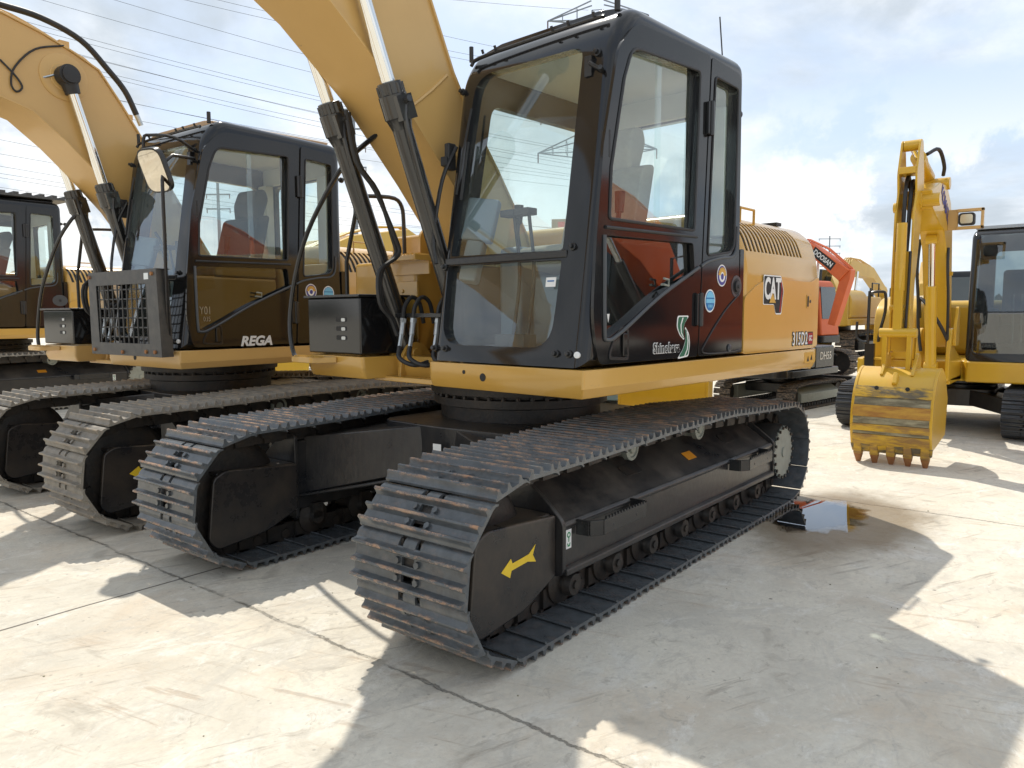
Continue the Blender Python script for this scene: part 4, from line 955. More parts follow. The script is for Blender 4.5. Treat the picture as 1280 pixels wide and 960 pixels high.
a = side_poly('warning_sticker', [(-1.60, 1.085), (-1.76, 1.085), (-1.76, 1.01), (-1.60, 1.01)], 1.157, 'sticker_gold', plat)
side_poly('sticker_mark', [(-1.64, 1.022), (-1.66, 1.06), (-1.675, 1.022)], 1.1585, 'sticker_black', a)
side_poly('sticker_mark', [(-1.70, 1.03), (-1.735, 1.03), (-1.72, 1.065)], 1.1585, 'sticker_black', a)
# document label on the carbody
q = MB(); q.plate([(-.028, -.028), (.028, -.028), (.028, .028), (-.028, .028)], [], frame_m((.80, .04, .62), (-.1, 1, 0), (0, 0, 1)), .001)
obj('inspection_label', q, 'white', main)

# ------------------------------------------------------------------ second excavator
m2 = thing('excavator', 'excavator with REGA on its door and a mesh guard before its cab', 'excavator', (.03, -3.03, 0), group='tracked excavators parked in a row')
undercarriage(m2, 'shoe_dusty', True, (.15, -.3), .19)
pose2 = Pose((.196, -.356, 0), .038)
lo2 = [(.0, 1.36), (.30, 1.80), (.60, 2.22), (.845, 2.482), (1.04, 2.67), (1.26, 2.845), (1.46, 2.90), (1.9, 2.98), (2.7, 2.95), (3.7, 2.80), (4.5, 2.6)]
hi2 = [(-.25, 1.52), (-.12, 1.85), (.1, 2.2), (.30, 2.52), (.47, 2.80), (.62, 3.03), (.775, 3.244), (.97, 3.335), (1.17, 3.41), (1.42, 3.475), (1.9, 3.50), (2.7, 3.38), (3.7, 3.12), (4.6, 2.85)]
plat2, hood2, boom2 = build_upper(m2, pose2, 'yellow_tan', lo2, hi2, ((.44, 1.115), (.59, 2.015), 1.31, 2.10), bbox=(1.12, 1.41), seat='seat_grey', stick=((4.55, 2.72), (4.55, .98)), stay=7)
cab2, door2 = build_cab(m2, pose2, seat='seat_grey', roofcap='roof_tan', headrest_film=True)
side_text('REGA', .098, .262, 1.155, 1.1695, 'white', door2, bold=.004, shear=.25, sx=1.12)
side_text('Y01', .085, .655, 1.385, 1.139, 'zinc', door2, bold=-.0015, sx=.7, name='chalk_mark')
side_text('035', .05, .645, 1.325, 1.139, 'zinc', door2, bold=-.001, sx=.8, name='chalk_mark')
round_sticker(-.27, 1.545, 1.1685, cab2, 'gear'); round_sticker(-.45, 1.53, 1.1685, cab2, 'blue')
cat_logo(hood2, 1.1635, -1.055, 1.475, .98)
# front guard
gM = Matrix(((0, .0, 1, 1.0), (1, 0, 0, 0), (0, 1, 0, 0), (0, 0, 0, 1)))
b = MB(); yy0, yy1, z0, z1 = .14, 1.12, 1.065, 1.675
b.plate([(yy0, z0), (yy1+.03, z0), (yy1, z1), (yy0, z1)], [[(.27, 1.155), (.99, 1.155), (.98, 1.575), (.255, 1.575)]], gM, .006)
b.hexa([(.90, yy1+.0, z0), (1.0, yy1+.026, z0), (1.0, yy1+.03, z0), (.90, yy1+.006, z0), (.90, yy1-.03, z1), (1.0, yy1-.004, z1), (1.0, yy1, z1), (.90, yy1-.024, z1)])
b.box(.90, .994, yy0, yy1, z1-.006, z1); b.box(.92, .994, yy0, yy1, z0, z0+.006); b.box(.92, .994, yy0, yy0+.006, z0, z1)
gd = obj('front_guard', b.mesh('guard', 30, True), 'mesh_grey', m2, pose2, bevel=.002, seg=1)
b = MB()
for k in range(11): y = .285+k*.068; b.cyl((.990, y, 1.15), (.990, y, 1.58), .0055, n=6)
for k in range(6): z = 1.20+k*.068; b.cyl((.984, .25, z), (.984, .995, z), .0055, n=6)
obj('guard_mesh', b.mesh('gm', 30, True), 'mesh_grey', gd)
b = MB()
for y, z in ((.17, 1.64), (1.07, 1.64), (1.07, 1.10), (.20, 1.10), (.62, 1.09), (.95, 1.10)): b.cyl((1.0, y, z), (1.012, y, z), .014, n=6)
obj('guard_bolt', b.mesh('gb', 30, True), 'rusty', gd)
q = MB(); q.plate([(-.03, -.022), (.03, -.022), (.03, .022), (-.03, .022)], [], frame_m((1.002, .99, 1.625), (0, 1, 0), (0, 0, 1)), .001); obj('guard_label', q, 'film', gd)
# mirror on its stay
b = MB(); b.tube([(FX(2.55)+.02, 1.08, 2.52), (.80, 1.08, 2.585), (.90, .95, 2.60), (.94, .93, 2.56), (.94, .93, 2.30)], .011, 8, 3); b.tube([(FX(2.5)+.03, 1.10, 2.46), (.90, 1.12, 2.40), (.93, 1.13, 1.9), (.93, 1.12, 1.3), (.90, 1.10, 1.18), (.86, 1.08, 1.16)], .012, 8, 3)
b.cyl((.94, .93, 2.33), (.94, .93, 2.38), .022, n=12)
ms = obj('mirror_stay', b.mesh('ms', 40, True), 'black_satin', m2, pose2)
mM = Matrix.Translation((.955, 1.07, 2.335)) @ Matrix.Rotation(R(14), 4, 'Z') @ Matrix.Rotation(R(26), 4, 'Y') @ Matrix(((0,0,1,0),(1,0,0,0),(0,1,0,0),(0,0,0,1)))
b = MB(); rr = rnd([(-.100, -.14), (.095, -.14), (.108, .14), (-.088, .14)], .07, 6); b.plate([(u*1.1, v*1.08) for u, v in rr], [], mM, .035); mh = obj('mirror_housing', b.mesh('mh', 30, True), 'black_satin', m2, pose2, bevel=.01)
b = MB(); b.plate(rr, [], mM @ Matrix.Translation((0, 0, .003)), .002); obj('mirror_glass', b, 'mirror', mh)
# hoses and pipes over the boom
b = MB(); b.tube([(1.62, -.2, 3.60), (1.35, -.2, 3.60), (1.08, -.2, 3.59), (.80, -.2, 3.505), (.60, -.2, 3.33), (.47, -.2, 3.19), (.385, -.2, 3.02)], .024, 10, 5); bh = obj('boom_hose', b.mesh('bh', 40, True), 'rubber', m2, pose2)
b = MB(); b.cyl((.385, -.2, 3.02), (.35, -.2, 2.94), .021, n=10); obj('hose_ferrule', b, 'zinc', bh); b = MB(); b.cyl((1.62, -.2, 3.60), (1.50, -.2, 3.603), .027, n=10); obj('hose_ferrule', b, 'zinc', bh)
b = MB()
for y in (-.10, -.16, -.26, -.32):
    b.tube([(1.9, y, 3.55), (1.42, y, 3.53), (1.17, y, 3.465), (.97, y, 3.385), (.77, y, 3.295), (.60, y, 3.07), (.42, y, 2.80), (.28, y, 2.58)], .013, 8, 3)
b.box(.95, 1.02, -.36, -.06, 3.37, 3.42); b.box(.50, .55, -.36, -.04, 2.93, 2.97)
obj('boom_pipe', b.mesh('bp', 40, True), 'yellow_tan', m2, pose2)
b = MB(); b.tube([(1.45, .006, 3.15), (1.36, .012, 3.06), (1.32, .012, 2.99), (1.36, .012, 2.95), (1.39, .012, 3.0), (1.36, .012, 3.12), (1.22, .01, 3.28), (1.02, .01, 3.36)], .007, 6, 5); obj('sensor_cable', b.mesh('sc', 40, True), 'rubber', m2, pose2)
b = MB()
for y in (-.10, -.16, -.26, -.32):
    b.tube([(1.7, y, 3.86), (1.25, y, 3.70), (.90, y, 3.42), (.68, y, 3.06), (.50, y, 2.70), (.36, y, 2.48)], .013, 8, 3)
obj('boom_pipe', b.mesh('bp', 40, True), 'yellow', main, pose)
# weld beads on the main boom
b = MB(); b.tube([(.86, .001, 2.44), (.72, .001, 2.55), (.60, .001, 2.66)], .010, 6, 2); b.tube([(.61, .0, 2.14), (.48, .001, 2.30), (.34, .001, 2.33)], .008, 6, 2); obj('weld_bead', b.mesh('wb', 40, True), 'yellow_tan', boom1)
b = MB(); b.tube([(1.26, -.06, 3.06), (1.16, .012, 3.10), (1.10, .012, 3.13)], .008, 6, 2); obj('grease_line', b, 'zinc', boom2)

# ------------------------------------------------------------------ third excavator, far left
m3 = thing('excavator', 'excavator at the left edge of the yard, beyond the one with the mesh guard', 'excavator', (-.15, -10.2, 0), group='tracked excavators parked in a row', sc=1.07)
sm = shoe('shoe_dusty')
for sy in (1, -1):
    build_track(m3, sy*.905, .584, PATH, P1, sm, 'shoe_dusty'); track_frame(m3, sy, .905, False)
carbody(m3)
P0_ = Pose((0, 0, 0), 0)
plat3, hood3, boom3 = build_upper(m3, P0_, 'yellow', lo2, hi2, ((.44, 1.115), (.59, 2.015), 1.31, 2.10), stick=((4.55, 2.72), (4.55, .98)), stay=7)
cab3, door3 = build_cab(m3, P0_, seat='seat_grey')
b = MB(); b.box(-.75, .75, .10, 1.16, 2.80, 2.83)
for k in range(10): b.box(-.74+k*.15, -.68+k*.15, .12, 1.15, 2.83, 2.86)
obj('roof_guard', b, 'mesh_grey', m3)
side_disc('round_vent', -.545, 1.47, 1.169, .075, 'seal', cab3, 1.25); side_disc('vent_core', -.545, 1.47, 1.171, .018, 'sticker_black', cab3)

# ------------------------------------------------------------------ compact yellow excavator, right
k4 = thing('excavator', 'bright yellow compact excavator with its arm folded down and a worn bucket in front', 'excavator', (-7.0, 1.45, 0), group='tracked excavators parked in a row')
P4 = .135
PATH4 = track_path((1.24, .28, .225), (-1.10, .28, .225), [(.8, .515), (.2, .535), (-.5, .52)], pitch=P4, pin=.04, zg=.02)
s4 = shoe_mesh(P4, .45, .016); s4.materials.append(MATS['shoe_black'])
for sy in (1, -1):
    build_track(k4, sy*.82, .45, PATH4, P4, s4, 'shoe_black')
    b = MB(); b.prism([(sy*.66, .14), (sy*.98, .14), (sy*.98, .32), (sy*.82, .42), (sy*.66, .42)], 0, -1.0, 1.0); obj('track_frame', b.mesh('tf', 30, True), 'frame_black', k4, bevel=.01)
    b = MB(); b.cyl((1.24, sy*.82-.09, .28), (1.24, sy*.82+.09, .28), .17, n=28); obj('idler', b.mesh('id', 30, True), 'chain', k4)
b = MB(); b.prism(rnd([(-.55, -.45), (.55, -.45), (.6, 0), (.55, .45), (-.55, .45)], .08), 2, .26, .46)
for sx in (1, -1):
    for sy in (1, -1): b.hexa([(sx*.1, sy*.2, .28), (sx*.55, sy*.15, .28), (sx*.85, sy*.7, .18), (sx*.45, sy*.7, .18), (sx*.1, sy*.2, .46), (sx*.55, sy*.15, .46), (sx*.85, sy*.7, .36), (sx*.45, sy*.7, .38)])
b.lathe((0, 0, .44), (0, 0, 1), [(0, .42), (.06, .42), (.07, .46), (.15, .46)], 36)
obj('carbody', b.mesh('cb', 30, True), 'frame_black', k4, bevel=.01)
b = MB(); b.prism(rnd([(1.15, 1.12), (1.15, .22), (1.02, .18), (1.02, -.18), (1.10, -.30), (1.15, -.78), (1.0, -.95), (-.9, -.98), (-1.2, -.6), (-1.3, 0), (-1.2, .7), (-.9, 1.12)], [.05, .03, .02, .02, .05, .1, .1, .1, .3, .3, .3, .1], 4), 2, .585, .815)
pl4 = obj('platform', b.mesh('pl', 30, True), 'yellow_bright', k4, bevel=.03, seg=3)
# cab of the compact machine
cprof = rnd([(1.13, .82), (1.10, 1.35), (1.02, 2.20), (.90, 2.262), (-.15, 2.262), (-.15, .82)], [.0, .3, .10, .06, .08, .0], 5)
o4 = MB(); o4.prism(cprof, 1, .20, 1.12); o4 = bevel_caps(o4, 1, .05, 4)
i4 = MB(); i4.prism([(1.08, .86), (1.05, 1.35), (.97, 2.18), (-.10, 2.18), (-.10, .86)], 1, .235, 1.085); cs = [i4]
for p in (rnd([(.27, .905), (1.06, .905), (1.06, 1.335), (.27, 1.335)], .04), rnd([(.27, 1.37), (1.06, 1.37), (1.05, 2.185), (.29, 2.185)], .05)):
    c = MB(); c.prism(p, 0, .8, 1.3); cs.append(c)
for a, b_ in ((1.0, 1.3), (0, .3)):
    c = MB(); c.prism(rnd([(.98, 1.0), (.90, 2.1), (.0, 2.1), (.0, 1.0)], .06), 1, a, b_); cs.append(c)
c = MB(); c.prism(rnd([(.32, 1.3), (1.0, 1.3), (1.0, 2.08), (.32, 2.08)], .06), 0, -.3, 0); cs.append(c)
cm = bool_cut(o4, cs); cb4 = obj('cab', cm, 'black', k4)
b = MB(); b.prism([(.92, .22), (-.1, .22), (-.1, 1.1), (.92, 1.1)], 2, 2.262, 2.30)
for k in range(14): b.box(.80-k*.06, .82-k*.06, .26, 1.06, 2.30, 2.312)
obj('roof_panel', b.mesh('rp', 30, True), 'far_shed', cb4, bevel=.01)
b = MB(); b.prism([(.26, .9), (1.07, .9), (1.07, 1.345), (.26, 1.345)], 0, 1.10, 1.104); obj('lower_windscreen', b, 'glass_tinted', cb4)
b = MB(); b.hexa([(1.098, .26, 1.36), (1.102, .26, 1.36), (1.102, 1.07, 1.36), (1.098, 1.07, 1.36), (1.02, .27, 2.19), (1.024, .27, 2.19), (1.024, 1.06, 2.19), (1.02, 1.06, 2.19)]); obj('windscreen', b, 'glass_tinted', cb4)
b = MB(); b.box(-.02, 1.0, 1.10, 1.104, .98, 2.12); b.box(-.02, 1.0, .215, .219, .98, 2.12); obj('side_window', b, 'glass_tinted', cb4)
b = MB(); b.box(.05, .5, .42, .86, 1.0, 1.22); b.box(-.02, .1, .42, .86, 1.2, 1.85); b.box(.0, .5, .3, .4, .9, 1.4); sk = obj('seat', b, 'seat_grey', cb4, bevel=.04, seg=3)
b = MB()
for y in (.60, .68): b.tube([(.80, y, .86), (.82, y, 1.2), (.86, y, 1.55)], .012, 8, 3)
obj('travel_levers', b, 'chrome', cb4)
b = MB(); b.box(1.128, 1.131, 1.0, 1.045, 1.30, 1.335); obj('frame_label', b, 'white', cb4)
# tank side
b = MB(); b.prism(rnd([(-.9, .815), (1.13, .815), (1.13, 1.18), (1.06, 1.40), (.80, 1.52), (.3, 1.56), (-.9, 1.56)], [0, .02, .1, .15, .1, .05, .1], 5), 1, -.74, -.30); bevel4 = bevel_caps(b, 1, .05, 4)
tk4 = obj('tank_cover', bevel4.mesh('tk', 30, True), 'yellow_bright', k4)
b = MB(); b.cyl((1.13, -.52, .93), (1.135, -.52, .93), .014, n=14); obj('access_hole', b, 'sticker_black', tk4)
b = MB(); b.box(-1.25, -.15, -.74, 1.05, .815, 1.50); obj('engine_cover', b, 'yellow_bright', k4, bevel=.10, seg=4)
b = MB(); b.tube([(1.38, -.74, .70), (1.38, -.74, 1.52), (1.38, -.72, 1.58), (1.38, -.62, 1.59), (1.38, -.57, 1.56), (1.37, -.57, 1.36), (1.25, -.64, 1.15), (1.14, -.68, 1.02)], .017, 8, 3)
b.tube([(1.38, -.86, 1.25), (1.38, -.86, 1.08), (1.38, -.80, 1.02), (1.38, -.74, 1.02)], .015, 8, 3); b.box(1.36, 1.42, -.76, -.66, .60, 1.0)
obj('handrail', b.mesh('hr4', 40, True), 'black_satin', k4)
b = MB(); b.box(1.14, 1.40, -.78, -.50, .815, .835); obj('step', b, 'yellow_bright', pl4, bevel=.005)
# swing post, boom, stick
b = MB()
for y in (-.16, .12): b.prism(rnd([(1.0, .60), (1.85, .64), (1.85, .90), (1.78, 1.16), (1.66, 1.20), (1.56, .98), (1.0, .82)], [.02, .04, .08, .05, .05, .1, .02]), 1, y, y+.04)
b.box(1.0, 1.75, -.16, .16, .60, .66); obj('swing_post', b.mesh('sp', 30, True), 'yellow_bright', k4, bevel=.008)
blo = [(1.62, .98), (1.86, 1.55), (2.02, 1.98), (2.20, 2.16), (2.46, 2.20), (2.84, 2.30)]
bhi = [(1.46, 1.08), (1.58, 1.6), (1.72, 2.20), (1.88, 2.46), (2.14, 2.60), (2.50, 2.58), (2.92, 2.46)]
b = MB(); b.prism(blo+bhi[::-1], 1, -.11, .11); bm4 = obj('boom', b.mesh('bm4', 32, True), 'yellow_bright', k4, bevel=.012)
b = MB(); b.cyl((2.86, -.16, 2.38), (2.86, .17, 2.38), .06, n=20); obj('boom_pin', b, 'yellow_bright', bm4, bevel=.004); b = MB(); b.cyl((2.12, -.13, 2.62), (2.12, .13, 2.62), .06, n=20); obj('boom_pin', b, 'yellow_bright', bm4, bevel=.004)
obj('boom_lettering', text_mesh('KOMATSU', .19, frame_m((2.17, .1125, 2.37), (-.80, 0, -.42), (-.42, 0, .80)), bold=.006, sx=.72), 'sticker_violet', bm4)
b = MB(); b.cyl((1.92, 0, .80), (2.07, 0, 1.62), .052, n=22); bc4 = obj('boom_cylinder', b, 'yellow_bright', k4)
b = MB(); b.cyl((2.07, 0, 1.62), (2.155, 0, 2.07), .030, n=20); obj('rod', b, 'chrome', bc4)
b = MB(); b.cyl((2.155, -.05, 2.08), (2.155, .05, 2.08), .05, n=18); b.cyl((1.91, -.06, .78), (1.91, .06, .78), .06, n=18); obj('rod_eye', b, 'yellow_bright', bc4)
st_l = [(3.06, 1.02), (3.02, 1.6), (2.96, 2.2), (2.76, 2.42), (2.90, 2.86)]
b = MB(); b.prism(rnd([(3.16, .98), (3.16, 1.6), (3.14, 2.25), (3.06, 2.42), (3.10, 2.60), (2.98, 2.92), (2.88, 2.92), (2.78, 2.60), (2.74, 2.40), (2.82, 2.22), (3.00, 1.6), (3.02, .98)], .04), 1, -.15, -.132)
b.prism(rnd([(3.16, .98), (3.16, 1.6), (3.14, 2.25), (3.06, 2.42), (3.10, 2.60), (2.98, 2.92), (2.88, 2.92), (2.78, 2.60), (2.74, 2.40), (2.82, 2.22), (3.00, 1.6), (3.02, .98)], .04), 1, -.002, .016)
b.prism([(3.15, 1.0), (3.15, 1.9), (3.05, 1.9), (3.03, 1.0)], 1, -.133, -.001); b.box(2.90, 3.10, -.135, 0, 2.60, 2.66); b.cyl((2.94, -.13, 2.87), (2.94, 0, 2.87), .05, n=16)
stk4 = obj('stick', b.mesh('stk4', 30, True), 'yellow_bright', k4, bevel=.005)
b = MB(); b.cyl((2.12, -.065, 2.70), (2.62, -.065, 2.80), .06, n=22); b.cyl((2.56, -.065, 2.788), (2.66, -.065, 2.81), .068, n=22); sc4 = obj('stick_cylinder', b, 'yellow_bright', k4)
b = MB(); b.cyl((2.62, -.065, 2.80), (2.94, -.065, 2.87), .032, n=18); obj('rod', b, 'chrome', sc4)
for pts, r_h in (([(2.60, .0, 2.84), (2.45, .07, 2.90), (2.25, .09, 2.78), (2.15, .07, 2.70)], .018), ([(2.7, -.10, 2.42), (2.9, -.09, 2.60), (3.06, -.08, 2.45), (3.10, -.08, 2.1), (3.12, -.07, 1.9)], .018),
        ([(2.7, -.06, 2.42), (2.9, -.05, 2.56), (3.04, -.04, 2.42), (3.09, -.04, 2.1), (3.12, -.04, 1.9)], .018), ([(3.17, .002, 1.9), (3.18, .0, 1.6), (3.18, -.01, 1.2)], .012),
        ([(1.7, .14, 1.0), (1.95, .06, 1.25), (1.85, -.13, 1.5), (1.7, -.16, 1.3)], .018), ([(1.98, .12, 2.0), (2.03, .13, 1.8), (1.98, .14, 1.5), (1.86, .13, 1.2), (1.74, .12, .95)], .014),
        ([(2.02, -.13, 2.1), (2.0, -.15, 1.8), (1.88, -.15, 1.5), (1.86, -.14, 1.2), (1.9, -.10, .95)], .016)):
    b = MB(); b.tube(pts, r_h, 8, 4); obj('hose', b.mesh('hs4', 40, True), 'rubber', k4)
for x, z in ((1.99, 1.60), (1.80, 1.75)):
    b = MB(); b.box(x-.02, x+.02, .11, .145, z-.02, z+.02); obj('hose_clamp', b, 'yellow_bright', bm4, bevel=.004)
for p0, p1, r_ in (((3.14, -.155, 1.40), (3.14, .02, 1.40), .03), ((2.88, -.16, 2.38), (2.88, .03, 2.38), .075), ((3.10, -.165, 2.30), (3.10, -.14, 2.30), .045)):
    b = MB(); b.cyl(p0, p1, r_, n=18); obj('pin', b.mesh('pin', 30, True), 'yellow_bright', stk4, bevel=.004)
b = MB(); b.prism(rnd([(1.50, 1.0), (1.72, 1.0), (1.70, 1.22), (1.60, 1.42), (1.52, 1.40), (1.48, 1.18)], .04), 1, .16, .19); obj('post_guard', b.mesh('pg', 30, True), 'yellow_bright', k4, bevel=.006)
b = MB(); b.box(3.165, 3.172, -.105, -.03, 1.20, 1.42); obj('stick_plate', b, 'bucket_worn', stk4)
b = MB(); b.cyl((3.24, -.21, 1.17), (3.24, .10, 1.17), .042, n=18); b.hexa([(3.20, -.10, 1.15), (3.27, -.10, 1.15), (3.27, -.03, 1.15), (3.20, -.03, 1.15), (3.19, -.10, 1.75), (3.24, -.10, 1.75), (3.24, -.03, 1.75), (3.19, -.03, 1.75)])
b.box(3.20, 3.27, .02, .06, .84, 1.17); b.box(3.20, 3.27, -.18, -.14, .84, 1.17)
obj('bucket_link', b.mesh('lk', 30, True), 'yellow_bright', k4, bevel=.004)
b = MB(); b.cyl((3.21, -.066, 1.55), (3.21, -.066, 2.15), .042, n=18); obj('bucket_cylinder', b, 'yellow_bright', k4)
b = MB(); b.box(2.00, 2.05, .19, .42, 2.17, 2.20); b.box(2.00, 2.05, .19, .42, 2.34, 2.37); b.box(2.00, 2.05, .395, .42, 2.17, 2.37); b.box(2.0, 2.03, .11, .20, 2.17, 2.37); lp = obj('lamp_bracket', b, 'yellow_tan', k4, bevel=.004)
b = MB(); b.prism(rnd([(.205, 2.21), (.345, 2.21), (.345, 2.33), (.205, 2.33)], .03), 0, 1.98, 2.055); lh = obj('work_lamp', b.mesh('wl', 30, True), 'rubber', lp, bevel=.004)
b = MB(); b.prism(rnd([(.222, 2.226), (.328, 2.226), (.328, 2.314), (.222, 2.314)], .025), 0, 2.052, 2.060); obj('lamp_lens', b, 'lamp', lh)
bucket(k4, None, 3.13, .80, -.03, .635, 'yellow_bright', .96, worn='bucket_worn', bands=((15, 18, 'bucket_worn', .010), (18, 20, 'band_grey', .004), (20, 23, 'band_rust', .012), (23, 25, 'band_grey', .003), (25, 27, 'band_yellow', .012), (27, 28, 'band_grey', .003), (28, 31, 'band_yellow', .012)))

# ------------------------------------------------------------------ simpler machines further off
def lite(label, loc, rz, sc, paint, skirt, frame, boomlo, boomhi, stickp, bpin, group='excavators further back in the yard', blade=False, low=False, bw=.9, rail=True, cabcol='black', cylinders=True):
    r = thing('excavator', label, 'excavator', loc, rz, group, sc)
    p = .19; pth = track_path((1.6, .42, .36), (-1.6, .42, .36), [(.6, .83), (-.6, .83)], pitch=p)
    sm = shoe('shoe_far', .6, p)
    for sy in (1, -1):
        t = build_track(r, sy*1.1, .6, pth, p, sm, 'shoe_far', shoes=False)
        rb = MB()
        for pos, tt, l in pth:
            nrm = Vector((tt.z, 0, -tt.x)); M = Matrix(((tt.x, 0, nrm.x, pos.x), (0, 1, 0, sy*1.1), (tt.z, 0, nrm.z, pos.z), (0, 0, 0, 1)))
            rb.box(-.09, .09, -.3, .3, -.015, .0, M)
            for c in (-.07, -.01, .05): rb.box(c-.008, c+.008, -.3, .3, 0, .03, M)
        obj('track_shoes', rb.mesh('ts', 30), 'shoe_far', t)
        b = MB(); b.prism([(sy*.85, .22), (sy*1.32, .22), (sy*1.32, .48), (sy*1.05, .66), (sy*.85, .66)], 0, -1.35, 1.35); obj('track_frame', b.mesh('tf', 30, True), 'frame_black' if not blade else 'hub_grey', r, bevel=.015)
        for x in (1.6, -1.6):
            b = MB(); b.cyl((x, sy*1.1-.1, .42), (x, sy*1.1+.14, .42), .27, n=24); obj('track_wheel', b.mesh('w', 30, True), 'chain', r)
    b = MB(); b.box(-.9, .9, -.85, .85, .45, .75); b.lathe((0, 0, .74), (0, 0, 1), [(0, .6), (.3, .6)], 28); obj('carbody', b.mesh('cb', 30, True), frame, r, bevel=.03)
    b = MB(); b.prism(rnd([(1.35, 1.3), (1.35, .3), (.8, .25), (.8, -.35), (1.35, -.4), (1.35, -1.3), (-2.0, -1.3), (-2.5, -.6), (-2.5, .6), (-2.0, 1.3)], .08), 2, 1.02, 1.24); pl = obj('platform', b.mesh('pl', 30, True), skirt, r, bevel=.03)
    cp = rnd([(1.3, 1.24), (1.15, 2.6), (1.0, 2.92), (-.35, 2.92), (-.35, 1.24)], [0, .1, .1, .12, 0]); o_ = MB(); o_.prism(cp, 1, .28, 1.3); c_ = obj('cab', o_.mesh('cab', 30, True), cabcol, r, bevel=.06, seg=3)
    for nm, q in (('windscreen', [(1.30, .36, 1.9), (1.30, 1.22, 1.9)]),):
        g = MB(); g.hexa([(1.238, .36, 1.75), (1.262, .36, 1.75), (1.262, 1.22, 1.75), (1.238, 1.22, 1.75), (1.135, .38, 2.72), (1.158, .38, 2.72), (1.158, 1.2, 2.72), (1.135, 1.2, 2.72)]); obj(nm, g, 'pane', c_)
    g = MB(); g.box(.0, .95, 1.302, 1.306, 1.85, 2.74); g.box(.1, 1.0, .274, .278, 1.85, 2.74); obj('side_window', g, 'pane', c_)
    g = MB(); g.box(-.28, -.08, 1.302, 1.306, 1.85, 2.74); obj('side_window', g, 'pane', c_)
    b = MB(); b.prism(rnd([(1.28, 1.24), (1.28, 1.9), (1.1, 2.15), (-1.1, 2.15), (-1.28, 1.9), (-1.28, 1.24)], .12), 0, -2.0, -.38); obj('hood', b.mesh('hd', 30, True), paint, r, bevel=.04, seg=3)
    b = MB(); b.prism(rnd([(-1.95, 1.28), (-1.95, -1.28), (-2.45, -1.0), (-2.7, 0), (-2.45, 1.0)], .2), 2, 1.0, 2.05); obj('counterweight', b.mesh('cw', 30, True), paint, r, bevel=.06, seg=3)
    b = MB(); b.box(-.38, 1.0, -1.28, -.45, 1.24, 1.95); tk = obj('tank', b, paint, r, bevel=.06, seg=3)
    if rail:
        b = MB(); b.tube([(.9, -1.2, 1.9), (.9, -1.2, 2.4), (.2, -1.2, 2.4), (.2, -1.2, 1.9)], .025, 8, 1); b.tube([(1.3, -.9, 1.2), (1.3, -.9, 2.2), (1.0, -.9, 2.25), (.95, -.9, 1.9)], .025, 8, 1); obj('handrail', b.mesh('hr', 30, True), 'black_satin', tk)
    if boomlo:
        b = MB(); b.prism(boomlo+boomhi[::-1], 1, -.23, .17); bm = obj('boom', b.mesh('bm', 30, True), paint, r, bevel=.02)
        b = MB()
        for y in (-.12, -.05, .03): b.tube([(x-.02, y, z+.05) for x, z in boomhi[1:]], .02, 6, 2)
        obj('pipes', b.mesh('pp', 40, True), paint, bm)
        if stickp:
            b = MB(); b.prism(stickp, 1, -.17, .11); obj('stick', b.mesh('st', 30, True), paint, r, bevel=.02)
        if cylinders:
            m = boomlo[len(boomlo)//2]
            for y in (-.30, .24):
                b = MB(); f = Vector((1.05, y, 1.2)); e = Vector((m[0], y, m[1]+.12)); b.cyl(f, f.lerp(e, .6), .075, n=14); c_ = obj('boom_cylinder', b, 'cyl_black', r)
                b = MB(); b.cyl(f.lerp(e, .6), e, .045, n=12); obj('rod', b, 'chrome', c_)
        if bpin: bucket(r, None, bpin[0], bpin[1], -.03, bw, paint, 1.4)
    if blade:
        b = MB(); b.prism([(2.15, .1), (2.2, .1), (2.28, .4), (2.25, .85), (2.17, .85), (2.2, .4)], 1, -1.4, 1.4)
        for y in (-.6, .6): b.hexa([(1.0, y-.06, .35), (2.2, y-.06, .25), (2.2, y+.06, .25), (1.0, y+.06, .35), (1.0, y-.06, .5), (2.2, y-.06, .45), (2.2, y+.06, .45), (1.0, y+.06, .5)])
        obj('dozer_blade', b.mesh('bl', 30, True), frame, r, bevel=.01)
    return r
BL = [(.35, 1.45), (.9, 2.6), (1.6, 3.7), (2.5, 4.2), (3.8, 4.2), (5.4, 3.4)]
BH = [(.0, 1.7), (.4, 2.9), (1.1, 4.2), (2.3, 4.8), (3.9, 4.6), (5.5, 3.7)]
ST = [(5.05, 4.1), (5.3, 4.2), (5.75, 3.5), (6.1, 1.3), (5.85, 1.25), (5.2, 3.3)]
# orange machine behind, with the low folded boom
lo6 = [(.5, 1.5), (.55, 2.6), (1.15, 3.62), (2.05, 2.85)]; hi6 = [(.05, 1.6), (.1, 2.8), (1.0, 4.08), (2.35, 3.15)]
m6 = lite('orange excavator with black skirt standing behind the nearest machine', (-12.85, -2.80, 0), R(76), .70, 'orange', 'black_satin', 'black_satin', lo6, hi6,
          [(2.0, 3.25), (2.38, 3.15), (2.35, 2.9), (1.95, 1.55), (1.72, 1.6), (2.02, 2.8)], None, cabcol='orange')
for x0, x1 in ((.05, .20), (.90, 1.05)):
    b = MB(); b.box(x0, x1, .262, .277, 1.80, 2.80); obj('window_frame', b, 'teal', m6)
b = MB(); b.box(.2, .9, .262, .277, 1.80, 1.90); obj('window_frame', b, 'teal', m6)
M6 = lambda x, z: frame_m((x, -.232, z), (1, 0, 0), (0, 0, 1))
a = MB(); a.plate([(-.42, -.13), (.42, -.13), (.42, .13), (-.42, .13)], [], frame_m((1.55, -.2335, 3.52), (.78, 0, -.62), (.62, 0, .78)), .001); lb = obj('name_plate', a, 'sticker_black', m6)
obj('boom_lettering', text_mesh('DOOSAN', .20, frame_m((1.55, -.2355, 3.52), (.78, 0, -.62), (.62, 0, .78)), bold=.004, sx=.85), 'white', lb)
